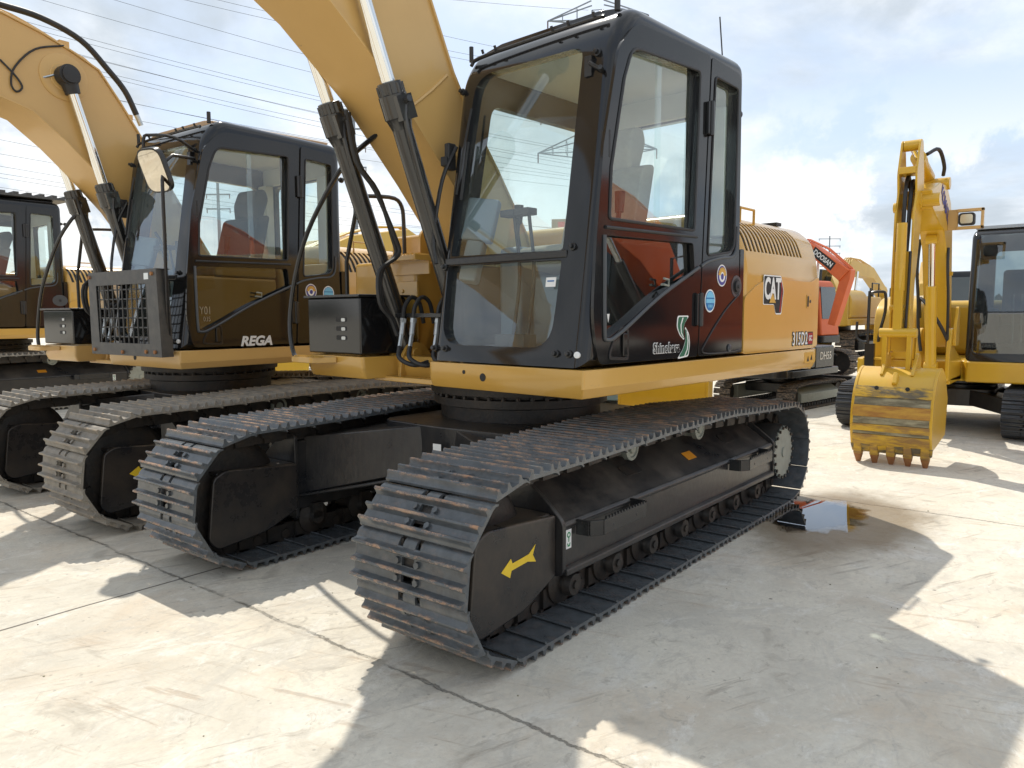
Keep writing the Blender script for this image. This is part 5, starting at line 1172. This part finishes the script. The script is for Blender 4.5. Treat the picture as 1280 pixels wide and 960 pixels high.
for k, c in enumerate(('sticker_sky', 'label_coral', 'white')):
    a = MB(); a.tube([(.2+k*.07, -1.296, 1.45), (.28+k*.07, -1.296, 1.72), (.45+k*.05, -1.296, 1.8), (.62, -1.296, 1.5)], .025, 6, 4); obj('swirl_sticker', a, c, m6)
m7 = lite('small excavator whose tracks and dozer blade show behind the rear of the nearest machine', (-7.6, -.92, 0), R(172), .45, 'black_satin', 'black_satin', 'black_satin', None, None, None, None, blade=True, rail=False, cylinders=False)
obj('skirt_lettering', text_mesh('DH55', .34, frame_m((.35, -1.288, 1.62), (1, 0, 0), (0, 0, 1)), bold=.006), 'white', m7)
lo8 = [(.2, 1.5), (.9, 2.3), (1.5, 2.75), (3.5, 2.7), (5.2, 2.0)]; hi8 = [(-.2, 1.8), (.3, 2.7), (1.2, 3.3), (3.5, 3.1), (5.3, 2.3)]
m8 = lite('large yellow excavator seen from behind, between the orange machine and the compact yellow one', (-22.0, -4.2, 0), R(176), .95, 'yellow_far', 'yellow_far', 'frame_black', lo8, hi8, [(5.0, 2.5), (5.4, 2.4), (5.5, 1.0), (5.2, 1.0)], (5.3, 1.3))
m9 = lite('orange excavator parked beyond the compact yellow one, outside the right edge', (-6.4, 5.6, 0), R(4), .95, 'orange', 'orange', 'frame_black', [(.35, 1.45), (1.2, 2.2), (2.2, 2.7), (3.8, 2.5), (5.4, 2.0)], [(.0, 1.7), (.7, 2.8), (1.9, 3.3), (3.8, 3.0), (5.5, 2.4)], [(5.2, 2.5), (5.5, 2.4), (6.0, .9), (5.8, .9)], (5.85, 1.3))
m10 = lite('bright yellow excavator in the back row, right behind the REGA machine', (-8.5, -8.6, 0), R(12), .92, 'yellow_bright', 'yellow_bright', 'frame_black', [(.35, 1.45), (1.2, 2.2), (2.2, 2.7), (3.8, 2.5), (5.4, 2.0)], [(.0, 1.7), (.7, 2.8), (1.9, 3.3), (3.8, 3.0), (5.5, 2.4)], [(5.2, 2.5), (5.5, 2.4), (6.0, .9), (5.8, .9)], (5.85, 1.3))
m11 = lite('yellow excavator at the far left of the back row', (-10.5, -19.0, 0), R(5), .95, 'yellow_far', 'yellow_far', 'frame_black', lo8, hi8, [(5.0, 2.5), (5.4, 2.4), (5.5, 1.0), (5.2, 1.0)], (5.3, 1.3))
m12 = lite('yellow excavator in the back row beyond the cab that has the mesh guard', (-10.0, -12.4, 0), R(20), .95, 'yellow_far', 'yellow_far', 'frame_black', lo8, hi8, [(5.0, 2.5), (5.4, 2.4), (5.5, 1.0), (5.2, 1.0)], (5.3, 1.3))

m13 = lite('yellow excavator far behind the arm of the compact machine', (-21.0, -1.2, 0), R(8), .85, 'yellow_far', 'yellow_far', 'frame_black', lo8, hi8, [(5.0, 2.5), (5.4, 2.4), (5.5, 1.0), (5.2, 1.0)], (5.3, 1.3))
m14 = lite('yellow excavator in the back row seen between the two nearest booms', (-14.0, -8.2, 0), R(-10), .95, 'yellow_bright', 'yellow_bright', 'frame_black', lo8, hi8, [(5.0, 2.5), (5.4, 2.4), (5.5, 1.0), (5.2, 1.0)], (5.3, 1.3))
m15 = lite('yellow excavator standing far back behind the orange one', (-27.0, -7.5, 0), R(30), 1.0, 'yellow_far', 'yellow_far', 'frame_black', lo8, hi8, [(5.0, 2.5), (5.4, 2.4), (5.5, 1.0), (5.2, 1.0)], (5.3, 1.3))
# loose buckets on the slab behind the tracks
for (x, y, rz, lab) in ((-2.5, -4.0, 25, 'loose yellow bucket on the slab between the two nearest machines'), (-3.3, -.65, 20, 'loose yellow bucket on the slab behind the nearest machine')):
    t = thing('digging_bucket', lab, 'bucket', (x, y, 0), R(rz), 'loose buckets')
    bucket(t, None, 0, .92, 0, .85, 'yellow_bright', .95)

# container with boxes on top
t = thing('storage_container', 'grey green storage container with boxes on its roof, behind the nearest cab', 'container', (-6.6, -4.2, 0), R(30))
b = MB(); b.box(-1.6, 1.6, -1.1, 1.1, .1, 2.1); obj('container_body', b, 'container', t, bevel=.02)
b = MB()
for k in range(21):
    b.box(-1.55+k*.15, -1.48+k*.15, 1.1, 1.125, .2, 2.0)
for k in range(14): b.box(1.6, 1.625, -1.05+k*.155, -.98+k*.155, .2, 2.0)
obj('wall_ribs', b, 'container', t)
for i, (px, py, pz, sx_, sz_, m_, lab) in enumerate(((1.25, .75, 0, .42, .48, 'cardboard', 'cardboard box with a coral and white label at the roof corner of the container'), (.75, .85, 0, .40, .30, 'cardboard', 'low plain cardboard box on the container roof'), (1.25, .15, 0, .45, .62, 'cardboard', 'tallest cardboard box on the container roof'))):
    bx = thing('cardboard_box', lab, 'box', tuple((Matrix.Translation((-6.6, -4.2, 2.1)) @ Matrix.Rotation(R(30), 4, 'Z')) @ Vector((px, py, 0))), R(30), 'boxes on the container')
    b = MB(); b.box(-sx_/2, sx_/2, -sx_/2, sx_/2, 0, sz_); obj('carton', b, m_, bx, bevel=.006)
    b = MB(); b.box(sx_/2, sx_/2+.002, -.13, .13, .05, sz_-.04); lb = obj('box_label', b, 'white', bx)
    b = MB(); b.box(sx_/2+.002, sx_/2+.003, -.13, .13, sz_-.14, sz_-.04); obj('label_header', b, 'label_coral', lb)

# ------------------------------------------------------------------ pylons and wires
def monopole(loc, h, label, arms=4, w=1.3):
    t = thing('utility_pole', label, 'pylon', loc, R(38), 'steel poles of the power lines')
    b = MB(); b.cyl((0, 0, 0), (0, 0, h), h*.014, h*.007, n=12); obj('pole_shaft', b.mesh('ps', 40, True), 'steel_pylon', t)
    for k in range(arms):
        z = h-.6-k*h*.085
        b = MB(); b.box(-.08, .08, -w, w, z-.07, z+.07); a = obj('cross_arm', b, 'steel_pylon', t)
        for s in (-1, 1):
            b = MB(); b.cyl((0, s*w*.95, z-.07), (0, s*w*.95, z-.45), .05, n=6); obj('insulator', b, 'insulator', a)
monopole((-50.3, -61.6, 0), 23.8, 'steel pole with cross arms between the two nearest booms')
monopole((-40.8, -72.7, 0), 17.9, 'steel pole with cross arms seen through the door window of the second cab')
monopole((-155, -41.8, 0), 16.7, 'distant steel pole standing above the orange boom, the taller of the pair', w=2.2)
monopole((-153.5, -44.0, 0), 15.1, 'distant steel pole beside the taller one above the orange boom', w=2.0)
def lattice(loc, h, label, base=2.6, rz=0, arm=3.6):
    t = thing('lattice_tower', label, 'pylon', loc, rz, 'lattice towers of the power lines')
    b = MB(); n = 12; r = .07
    wz = lambda z: base*(1-z/h*.82)
    cr = lambda k, z: Vector(((1, 1, -1, -1)[k % 4]*wz(z), (1, -1, -1, 1)[k % 4]*wz(z), z))
    zs = [h*(1-(1-i/n)**1.25) for i in range(n+1)]
    for k in range(4):
        for i in range(n):
            b.cyl(cr(k, zs[i]), cr(k, zs[i+1]), r, n=4, cap=False)
            b.cyl(cr(k, zs[i]), cr(k+1, zs[i+1]), r*.55, n=4, cap=False); b.cyl(cr(k+1, zs[i]), cr(k, zs[i+1]), r*.55, n=4, cap=False)
            b.cyl(cr(k, zs[i+1]), cr(k+1, zs[i+1]), r*.55, n=4, cap=False)
    obj('lattice_body', b.mesh('lb', 0), 'steel_pylon', t)
    for i, z in enumerate((h*.56, h*.68, h*.80, h*.97)):
        for s in (-1, 1):
            b = MB(); L_ = arm; w = wz(z)
            tip = Vector((0, s*(w+L_), z+.3))
            for q in ((w, s*w, z), (-w, s*w, z), (w, s*w, z+1.5), (-w, s*w, z+1.5)): b.cyl(q, tip, .06, n=4, cap=False)
            for f in (.33, .66):
                p = [Vector(q).lerp(tip, f) for q in ((w, s*w, z), (-w, s*w, z), (w, s*w, z+1.5), (-w, s*w, z+1.5))]
                for a_, c_ in ((0, 1), (1, 3), (3, 2), (2, 0)): b.cyl(p[a_], p[c_], .035, n=4, cap=False)
            a = obj('cross_arm', b.mesh('ca', 0), 'steel_pylon', t)
            b = MB(); b.cyl(tip, tip-Vector((0, 0, .8)), .06, n=6); obj('insulator', b, 'insulator', a)
lattice((-50.6, -31.2, 0), 25.9, 'lattice tower seen through the windscreen of the nearest cab', 2.4, R(30))
lattice((-52.7, -21.7, 0), 14.3, 'lattice tower seen through the rear side window of the nearest cab', 1.3, R(30), .5)
WIRES = [((-1.4,-56.9,22.1),(-50.0,-31.6,14.7)),((-1.5,-57.0,23.7),(-50.1,-31.7,16.3)),((-1.6,-57.1,25.0),(-50.4,-32.0,20.6)),((-1.6,-57.1,25.6),(-50.5,-32.0,21.0)),((-1.5,-57.0,24.2),(-50.9,-32.3,26.4)),((-1.3,-56.8,20.8),(-49.9,-31.6,13.7)),((-1.2,-56.8,20.1),(-49.9,-31.5,13.1)),((-1.2,-56.8,20.0),(-49.8,-31.5,12.6)),((-1.1,-56.7,18.2),(-49.8,-31.5,12.2)),((-1.0,-56.6,16.8),(-49.8,-31.5,11.7)),((-0.8,-56.5,14.3),(-49.5,-31.3,8.1)),((-0.6,-56.3,11.8),(-49.4,-31.2,7.4)),((-0.6,-56.3,11.6),(-49.4,-31.2,7.0)),((-0.5,-56.3,11.0),(-49.4,-31.2,6.5))]
for i in range(7):
    q = WIRES[(i*2+5) % 14]; WIRES.append(((q[0][0], q[0][1], q[0][2]+.9+.13*i), (q[1][0]+.2, q[1][1], q[1][2]+.8)))
for a, c in WIRES:
    a = Vector(a); c = Vector(c); b = MB()
    b.tube([a.lerp(c, i/16)+Vector((0, 0, -1.0*4*(i/16)*(1-i/16))) for i in range(17)], .012, 4, 1)
    o = obj('power_line', b.mesh('wire', 40, True), 'wire'); tag(o, 'thin power line strung across the sky', 'power line', 'power lines across the sky')

# ------------------------------------------------------------------ far edge of the yard
for x, y, rz, L_, h, m_, lab in ((-120, -150, 40, 60, 9, 'far_shed', 'long pale shed far off to the left behind the machines'), (-90, -205, 60, 40, 12, 'far_blue', 'blue shed on the far left horizon')):
    t = thing('warehouse', lab, 'building', (x, y, 0), R(rz))
    b = MB(); b.box(-8, 8, -L_/2, L_/2, 0, h); obj('wall', b, m_, t)
    b = MB(); b.prism([(-8.4, h), (0, h+2.2), (8.4, h), (8.4, h+.2), (0, h+2.5), (-8.4, h+.2)], 1, -L_/2-.4, L_/2+.4); obj('roof', b, 'far_shed', t)
    for k in range(int(L_/6)):
        b = MB(); b.box(8, 8.05, -L_/2+2+k*6, -L_/2+5+k*6, h*.55, h*.75); obj('window', b, 'pane', t)
rng = random.Random(5); b = MB()
for k in range(900):
    a = rng.uniform(R(140), R(300)); d = rng.uniform(215, 260); h = rng.uniform(2, 7); r = rng.uniform(2, 5)
    cx, cy = d*math.cos(a), d*math.sin(a); pts = []
    for j in range(7):
        aa = 2*math.pi*j/7; rr = r*rng.uniform(.7, 1.2)
        pts.append((cx+rr*math.cos(aa), cy+rr*math.sin(aa), h*.35*rng.uniform(.6, 1.2)))
    n0 = [(cx+rng.uniform(-1, 1), cy+rng.uniform(-1, 1), h), (cx, cy, -1)]
    b.add(pts+n0, [(j, (j+1) % 7, 7) for j in range(7)]+[((j+1) % 7, j, 8) for j in range(7)])
tl = obj('treeline', b.mesh('tl', 0), 'treeline'); tag(tl, 'low dark line of far trees on the horizon', 'trees', kind='stuff')

# ------------------------------------------------------------------ ground
def ground_mat():
    m = bpy.data.materials.new('concrete'); m.use_nodes = True; nt = m.node_tree; N = nt.nodes; L = nt.links; bs = N['Principled BSDF']
    tc = N.new('ShaderNodeTexCoord'); P = tc.outputs['Object']
    def noise(sc, det=6, rough=.6, vec=None, scale=None, dist=0, loc=None):
        v = vec or P
        if scale or loc:
            mp = N.new('ShaderNodeMapping'); mp.inputs['Scale'].default_value = scale or (1, 1, 1)
            if loc: mp.inputs['Location'].default_value = loc
            L.new(v, mp.inputs[0]); v = mp.outputs[0]
        n = N.new('ShaderNodeTexNoise'); n.inputs['Scale'].default_value = sc; n.inputs['Detail'].default_value = det; n.inputs['Roughness'].default_value = rough; n.inputs['Distortion'].default_value = dist
        L.new(v, n.inputs['Vector']); return n.outputs['Fac']
    def mr(v, a, b_, c=0, d=1, smooth=False):
        n = N.new('ShaderNodeMapRange'); n.inputs[1].default_value = a; n.inputs[2].default_value = b_; n.inputs[3].default_value = c; n.inputs[4].default_value = d
        if smooth: n.interpolation_type = 'SMOOTHSTEP'
        L.new(v, n.inputs[0]); return n.outputs[0]
    def mth(op, a, b_=None, c=None):
        n = N.new('ShaderNodeMath'); n.operation = op
        for i, v in enumerate((a, b_, c)):
            if v is None: continue
            if isinstance(v, (int, float)): n.inputs[i].default_value = v
            else: L.new(v, n.inputs[i])
        return n.outputs[0]
    def mix(f, a, b_):
        n = N.new('ShaderNodeMix'); n.data_type = 'RGBA'
        if isinstance(f, (int, float)): n.inputs[0].default_value = f
        else: L.new(f, n.inputs[0])
        for i, v in ((6, a), (7, b_)):
            if isinstance(v, tuple): n.inputs[i].default_value = (*v, 1)
            else: L.new(v, n.inputs[i])
        return n.outputs[2]
    big = noise(.55, 5, .55); med = noise(2.3, 8, .62, dist=.4); fine = noise(38, 5, .7)
    col = mix(mr(big, .35, .68), (.74, .685, .565), (.66, .62, .525))
    col = mix(mr(med, .44, .68, 0, .85), col, (.54, .50, .42))
    warm = noise(1.2, 7, .7, dist=.8, loc=(5, 3, 0)); col = mix(mr(warm, .50, .72, 0, .6), col, (.58, .46, .33))
    pale = noise(1.7, 8, .7, dist=.6, loc=(-4, 9, 0)); col = mix(mr(pale, .55, .70, 0, .6), col, (.72, .71, .66))
    # drag marks: strongly stretched noise in two directions
    for sc, rot, loc, amt, c in ((9, R(25), 0, .75, (.24, .20, .16)), (7, R(75), 7, .45, (.40, .27, .17))):
        mp = N.new('ShaderNodeMapping'); mp.inputs['Rotation'].default_value = (0, 0, rot); mp.inputs['Location'].default_value = (loc, 0, 0); L.new(P, mp.inputs[0])
        s = noise(sc, 8, .72, vec=mp.outputs[0], scale=(.22, 2.2, 1), dist=.25)
        area = noise(.9, 3, .5, loc=(loc+2, 1, 0))
        f = mth('MULTIPLY', mr(s, .56, .64, 0, amt), mr(area, .44, .60)); col = mix(f, col, c)
    # scuffs: ragged high-detail patches, grey and pale
    for k, (sc, lo_, hi_, amt, c, l_) in enumerate(((2.1, .53, .57,   .6, (.52, .49, .425), (21, 4, 0)), (3.3, .56, .60, .55, (.45, .42, .36), (9, 14, 0)), (2.7, .54, .59, .6, (.80, .77, .70), (2, 30, 0)), (6.5, .575, .62, .65, (.36, .32, .26), (33, 2, 0)), (15, .58, .64, .5, (.33, .295, .24), (3, 22, 0)))):
        ms_ = noise(sc, 15, .78, dist=.9, loc=l_, scale=(1, 1.5, 1)); col = mix(mr(ms_, lo_, hi_+.03, 0, amt), col, c)
    # dark blotches, small pits and pebbles
    bl = noise(3.4, 6, .6, dist=.7, loc=(11, 2, 0)); col = mix(mr(bl, .60, .70, 0, .5), col, (.31, .275, .22))
    vo = N.new('ShaderNodeTexVoronoi'); vo.inputs['Scale'].default_value = 5.5; L.new(P, vo.inputs['Vector'])
    sp = mth('MULTIPLY', mr(vo.outputs['Distance'], .035, .06, 1, 0), mr(noise(5, 2, .5, loc=(3, 3, 3)), .56, .60)); col = mix(mth('MULTIPLY', sp, .8), col, (.10, .09, .08))
    vo2 = N.new('ShaderNodeTexVoronoi'); vo2.inputs['Scale'].default_value = 17; L.new(P, vo2.inputs['Vector'])
    sp2 = mth('MULTIPLY', mr(vo2.outputs['Distance'], .08, .13, 1, 0), mr(noise(1.6, 3, .5, loc=(8, 3, 3)), .52, .60)); col = mix(mth('MULTIPLY', sp2, .5), col, (.22, .20, .17))
    col = mix(mr(fine, .38, .68, 0, .42), col, (.50, .46, .39))
    sx = N.new('ShaderNodeSeparateXYZ'); L.new(P, sx.inputs[0])
    wob = mth('MULTIPLY', mth('SUBTRACT', noise(3.5, 12, .8), .5), .11); wob2 = mth('MULTIPLY', mth('SUBTRACT', noise(1.2, 4, .5), .5), .03)
    def joint(c, off, per, wb, w0, w1):
        v = mth('ADD', mth('ADD', c, wb), -off+per*50); v = mth('MODULO', mth('ADD', v, per/2), per); v = mth('ABSOLUTE', mth('SUBTRACT', v, per/2)); return mr(v, w0, w1, 1, 0)
    jy = joint(sx.outputs[1], -.80, 3.77, wob2, .003, .010)
    jx = joint(sx.outputs[0], 1.83, 3.77, wob, .0025, .009)
    jxw = joint(sx.outputs[0], 1.83, 3.77, wob, .01, .10)
    brk = mr(noise(2.6, 6, .7, loc=(4, 4, 4)), .33, .46)
    col = mix(mth('MULTIPLY', jxw, mr(noise(9, 6, .7), .48, .66, 0, .55)), col, (.30, .26, .20))
    col = mix(mth('MULTIPLY', jy, .85), col, (.07, .06, .05)); col = mix(mth('MULTIPLY', mth('MULTIPLY', jx, brk), .5), col, (.07, .06, .05))
    # damp ground round the puddle
    dx = mth('DIVIDE', mth('SUBTRACT', sx.outputs[0], -1.38), .95); dy = mth('DIVIDE', mth('SUBTRACT', sx.outputs[1], 1.55), .50)
    r = mth('SQRT', mth('ADD', mth('MULTIPLY', dx, dx), mth('MULTIPLY', dy, dy))); r = mth('ADD', r, mth('MULTIPLY', mth('SUBTRACT', noise(2.0, 7, .65), .5), .9))
    wet = mr(r, .70, 1.25, 1, 0, True)
    col = mix(mth('MULTIPLY', wet, .75), col, (.17, .115, .055))
    L.new(col, bs.inputs['Base Color'])
    rg = mr(med, .3, .7, .72, .92); rg2 = mth('MULTIPLY', rg, mr(wet, 0, 1, 1, .55)); L.new(rg2, bs.inputs['Roughness'])
    bs.inputs['Specular IOR Level'].default_value = .35
    bp = N.new('ShaderNodeBump'); bp.inputs['Strength'].default_value = .8; bp.inputs['Distance'].default_value = .012
    h = mth('ADD', mth('MULTIPLY', noise(55, 6, .7), .35), mth('MULTIPLY', med, .8)); h = mth('SUBTRACT', h, mth('MULTIPLY', mth('MULTIPLY', jx, brk), .9)); h = mth('SUBTRACT', h, mth('MULTIPLY', jy, .6))
    h = mth('SUBTRACT', h, mth('MULTIPLY', mr(s, .60, .67), .12))
    L.new(h, bp.inputs['Height']); L.new(bp.outputs[0], bs.inputs['Normal'])
    MATS['concrete'] = m
ground_mat()
b = MB(); S = 700; b.add([(-S, -S, 0), (S, -S, 0), (S, S, 0), (-S, S, 0)], [(0, 1, 2, 3)])
g = obj('ground', b, 'concrete'); tag(g, 'pale concrete yard slab with joints, scratches and stains', kind='structure')
# puddle: a film of water in a shallow spot
m = bpy.data.materials.new('water'); m.use_nodes = True; nt = m.node_tree; N = nt.nodes; L = nt.links; N.clear()
o = N.new('ShaderNodeOutputMaterial'); t_ = N.new('ShaderNodeBsdfTransparent'); t_.inputs[0].default_value = (.62, .52, .38, 1); gl = N.new('ShaderNodeBsdfGlossy'); gl.inputs['Roughness'].default_value = .0
f = N.new('ShaderNodeFresnel'); f.inputs[0].default_value = 1.34; mu = N.new('ShaderNodeMath'); mu.operation = 'MULTIPLY'; mu.inputs[1].default_value = 1.9; mu.use_clamp = True; L.new(f.outputs[0], mu.inputs[0])
x = N.new('ShaderNodeMixShader'); L.new(mu.outputs[0], x.inputs[0]); L.new(t_.outputs[0], x.inputs[1]); L.new(gl.outputs[0], x.inputs[2])
tcp = N.new('ShaderNodeTexCoord'); mpp = N.new('ShaderNodeMapping'); mpp.inputs['Location'].default_value = (1.42*1.55, -1.42*2.75, 0); mpp.inputs['Scale'].default_value = (1.55, 2.75, 0); L.new(tcp.outputs['Object'], mpp.inputs[0])
ln = N.new('ShaderNodeVectorMath'); ln.operation = 'LENGTH'; L.new(mpp.outputs[0], ln.inputs[0])
nz = N.new('ShaderNodeTexNoise'); nz.inputs['Scale'].default_value = 3.2; nz.inputs['Detail'].default_value = 10; nz.inputs['Roughness'].default_value = .68; L.new(tcp.outputs['Object'], nz.inputs['Vector'])
ma = N.new('ShaderNodeMath'); ma.operation = 'MULTIPLY_ADD'; ma.inputs[1].default_value = 1.1; L.new(nz.outputs['Fac'], ma.inputs[0]); L.new(ln.outputs['Value'], ma.inputs[2])
msk = N.new('ShaderNodeMapRange'); msk.inputs[1].default_value = 1.12; msk.inputs[2].default_value = 1.34; msk.inputs[3].default_value = 1; msk.inputs[4].default_value = 0; L.new(ma.outputs[0], msk.inputs[0])
tt_ = N.new('ShaderNodeBsdfTransparent'); x2 = N.new('ShaderNodeMixShader'); L.new(msk.outputs[0], x2.inputs[0]); L.new(tt_.outputs[0], x2.inputs[1]); L.new(x.outputs[0], x2.inputs[2])
L.new(x2.outputs[0], o.inputs[0]); MATS['water'] = m
rng = random.Random(3); pts = []
base = [(-2.05, 1.0), (-2.15, 1.4), (-1.95, 1.75), (-1.5, 1.95), (-1.1, 1.95), (-.75, 1.75), (-.62, 1.4), (-.8, 1.1), (-1.4, .98)]
for p in rnd(base, .06, 5): pts.append((p[0]+rng.uniform(-.012, .012), p[1]+rng.uniform(-.012, .012)))
b = MB(); b.plate(pts, [], Matrix.Translation((0, 0, .005)), .001); pw = obj('puddle', b, 'water'); tag(pw, 'shallow brown puddle reflecting the sky beside the rear of the nearest track', kind='structure')
# small stones and dirt crumbs
rng = random.Random(11)
b = MB()
for k in range(60):
    x = rng.uniform(-2.5, 3.2); y = rng.uniform(-3.2, 3.2); r = rng.uniform(.002, .0045)*(1.6 if rng.random() < .08 else 1)
    b.lathe((x, y, 0), (0, 0, 1), [(0, r*.9), (r*.4, r), (r*.9, r*.5)], 6)
o = obj('grit', b.mesh('grit', 0), 'band_grey'); tag(o, 'scattered grit and small stones on the slab', 'grit', kind='stuff')

# ------------------------------------------------------------------ light
SUN = Vector((.395, .575, -1)).normalized()
ld = bpy.data.lights.new('sun', 'SUN'); ld.energy = 2.9; ld.angle = R(.6); ld.color = (1, .94, .84)
lo = bpy.data.objects.new('sun', ld); COL.objects.link(lo); lo.rotation_euler = SUN.to_track_quat('-Z', 'Y').to_euler(); lo.location = (-6, -9, 16)
w = bpy.data.worlds.new('World'); scene.world = w; w.use_nodes = True; nt = w.node_tree; N = nt.nodes; L = nt.links
bg = N['Background']; sky = N.new('ShaderNodeTexSky'); sky.sky_type = 'NISHITA'; sky.sun_disc = False
sky.sun_elevation = math.asin(-SUN.z); sky.sun_rotation = math.atan2(-SUN.x, -SUN.y); sky.air_density = 1.0; sky.dust_density = 1.5; sky.ozone_density = 1.2
tc = N.new('ShaderNodeTexCoord')
def vm(op, a, b_=None):
    n = N.new('ShaderNodeVectorMath'); n.operation = op; L.new(a, n.inputs[0])
    if b_ is not None:
        if isinstance(b_, tuple): n.inputs[1].default_value = b_
        else: L.new(b_, n.inputs[1])
    return n
nrm = vm('NORMALIZE', tc.outputs['Generated']); sep = N.new('ShaderNodeSeparateXYZ'); L.new(nrm.outputs[0], sep.inputs[0])
# project the direction on a flat cloud layer: x/(z+k), y/(z+k)
zz = N.new('ShaderNodeMath'); zz.operation = 'MAXIMUM'; L.new(sep.outputs[2], zz.inputs[0]); zz.inputs[1].default_value = 0
za = N.new('ShaderNodeMath'); za.operation = 'ADD'; L.new(zz.outputs[0], za.inputs[0]); za.inputs[1].default_value = .22
dv = [N.new('ShaderNodeMath') for _ in range(2)]
for i in range(2): dv[i].operation = 'DIVIDE'; L.new(sep.outputs[i], dv[i].inputs[0]); L.new(za.outputs[0], dv[i].inputs[1])
cx = N.new('ShaderNodeCombineXYZ'); L.new(dv[0].outputs[0], cx.inputs[0]); L.new(dv[1].outputs[0], cx.inputs[1])
def wn(sc, det, rough, dist, loc, vec=None):
    mp = N.new('ShaderNodeMapping'); mp.inputs['Location'].default_value = loc; L.new(vec or cx.outputs[0], mp.inputs[0])
    n = N.new('ShaderNodeTexNoise'); n.inputs['Scale'].default_value = sc; n.inputs['Detail'].default_value = det; n.inputs['Roughness'].default_value = rough; n.inputs['Distortion'].default_value = dist; L.new(mp.outputs[0], n.inputs['Vector']); return n.outputs['Fac']
def wr(v, a, b_, c=0, d=1):
    n = N.new('ShaderNodeMapRange'); n.interpolation_type = 'SMOOTHSTEP'; n.inputs[1].default_value = a; n.inputs[2].default_value = b_; n.inputs[3].default_value = c; n.inputs[4].default_value = d; L.new(v, n.inputs[0]); return n.outputs[0]
cover = wn(1.15, 10, .56, .25, (3.1, 1.7, 0)); dens = wn(1.9, 9, .6, .2, (7.4, 2.2, 0)); puff = wn(5.5, 9, .62, .1, (2, 5, 1), nrm.outputs[0])
def wmix(f, a, b_):
    n = N.new('ShaderNodeMix'); n.data_type = 'RGBA'
    if isinstance(f, float): n.inputs[0].default_value = f
    else: L.new(f, n.inputs[0])
    for i, v in ((6, a), (7, b_)):
        if isinstance(v, tuple): n.inputs[i].default_value = (*v, 1)
        else: L.new(v, n.inputs[i])
    return n.outputs[2]
sk = vm('SCALE', sky.outputs[0]); sk.inputs[3].default_value = .10
base_ = wmix(.62, sk.outputs[0], (.58, .68, .82))
cl = wmix(wr(dens, .36, .66), (.74, .78, .825), (.44, .495, .55))
cm_ = wr(cover, .36, .58)
c1 = wmix(cm_, base_, cl)
# bright heaped clouds low over the horizon
band = wr(sep.outputs[2], .05, .30, 1, 0); pf = wr(puff, .46, .54)
mm = N.new('ShaderNodeMath'); mm.operation = 'MULTIPLY'; L.new(band, mm.inputs[0]); L.new(pf, mm.inputs[1])
c2 = wmix(mm.outputs[0], c1, (.88, .88, .87))
L.new(c2, bg.inputs['Color']); bg.inputs['Strength'].default_value = 1.0

# ------------------------------------------------------------------ camera
cd = bpy.data.cameras.new('camera'); co = bpy.data.objects.new('camera', cd); COL.objects.link(co); scene.camera = co
Rv = Vector((-.622, .783, -.004)); Uv = Vector((-.075, -.055, .996)); Fv = Vector((-.780, -.619, -.093))
Rv.normalize(); Fv = (Fv-Rv*Fv.dot(Rv)).normalized(); Uv = Rv.cross(Fv)
co.matrix_world = Matrix(((Rv.x, Uv.x, -Fv.x, 3.707), (Rv.y, Uv.y, -Fv.y, 2.877), (Rv.z, Uv.z, -Fv.z, 1.353), (0, 0, 0, 1)))
cd.sensor_fit = 'HORIZONTAL'; cd.sensor_width = 36; cd.lens = 36*935.7/1280; cd.clip_start = .05; cd.clip_end = 2500
vs_ = scene.view_settings; vs_.view_transform = 'Standard'; vs_.look = 'None'; vs_.exposure = .50; vs_.gamma = 1; vs_.use_curve_mapping = False
scene.render.engine = 'CYCLES'
scene.cycles.max_bounces = 8; scene.cycles.transparent_max_bounces = 24; scene.cycles.glossy_bounces = 4; scene.cycles.diffuse_bounces = 3
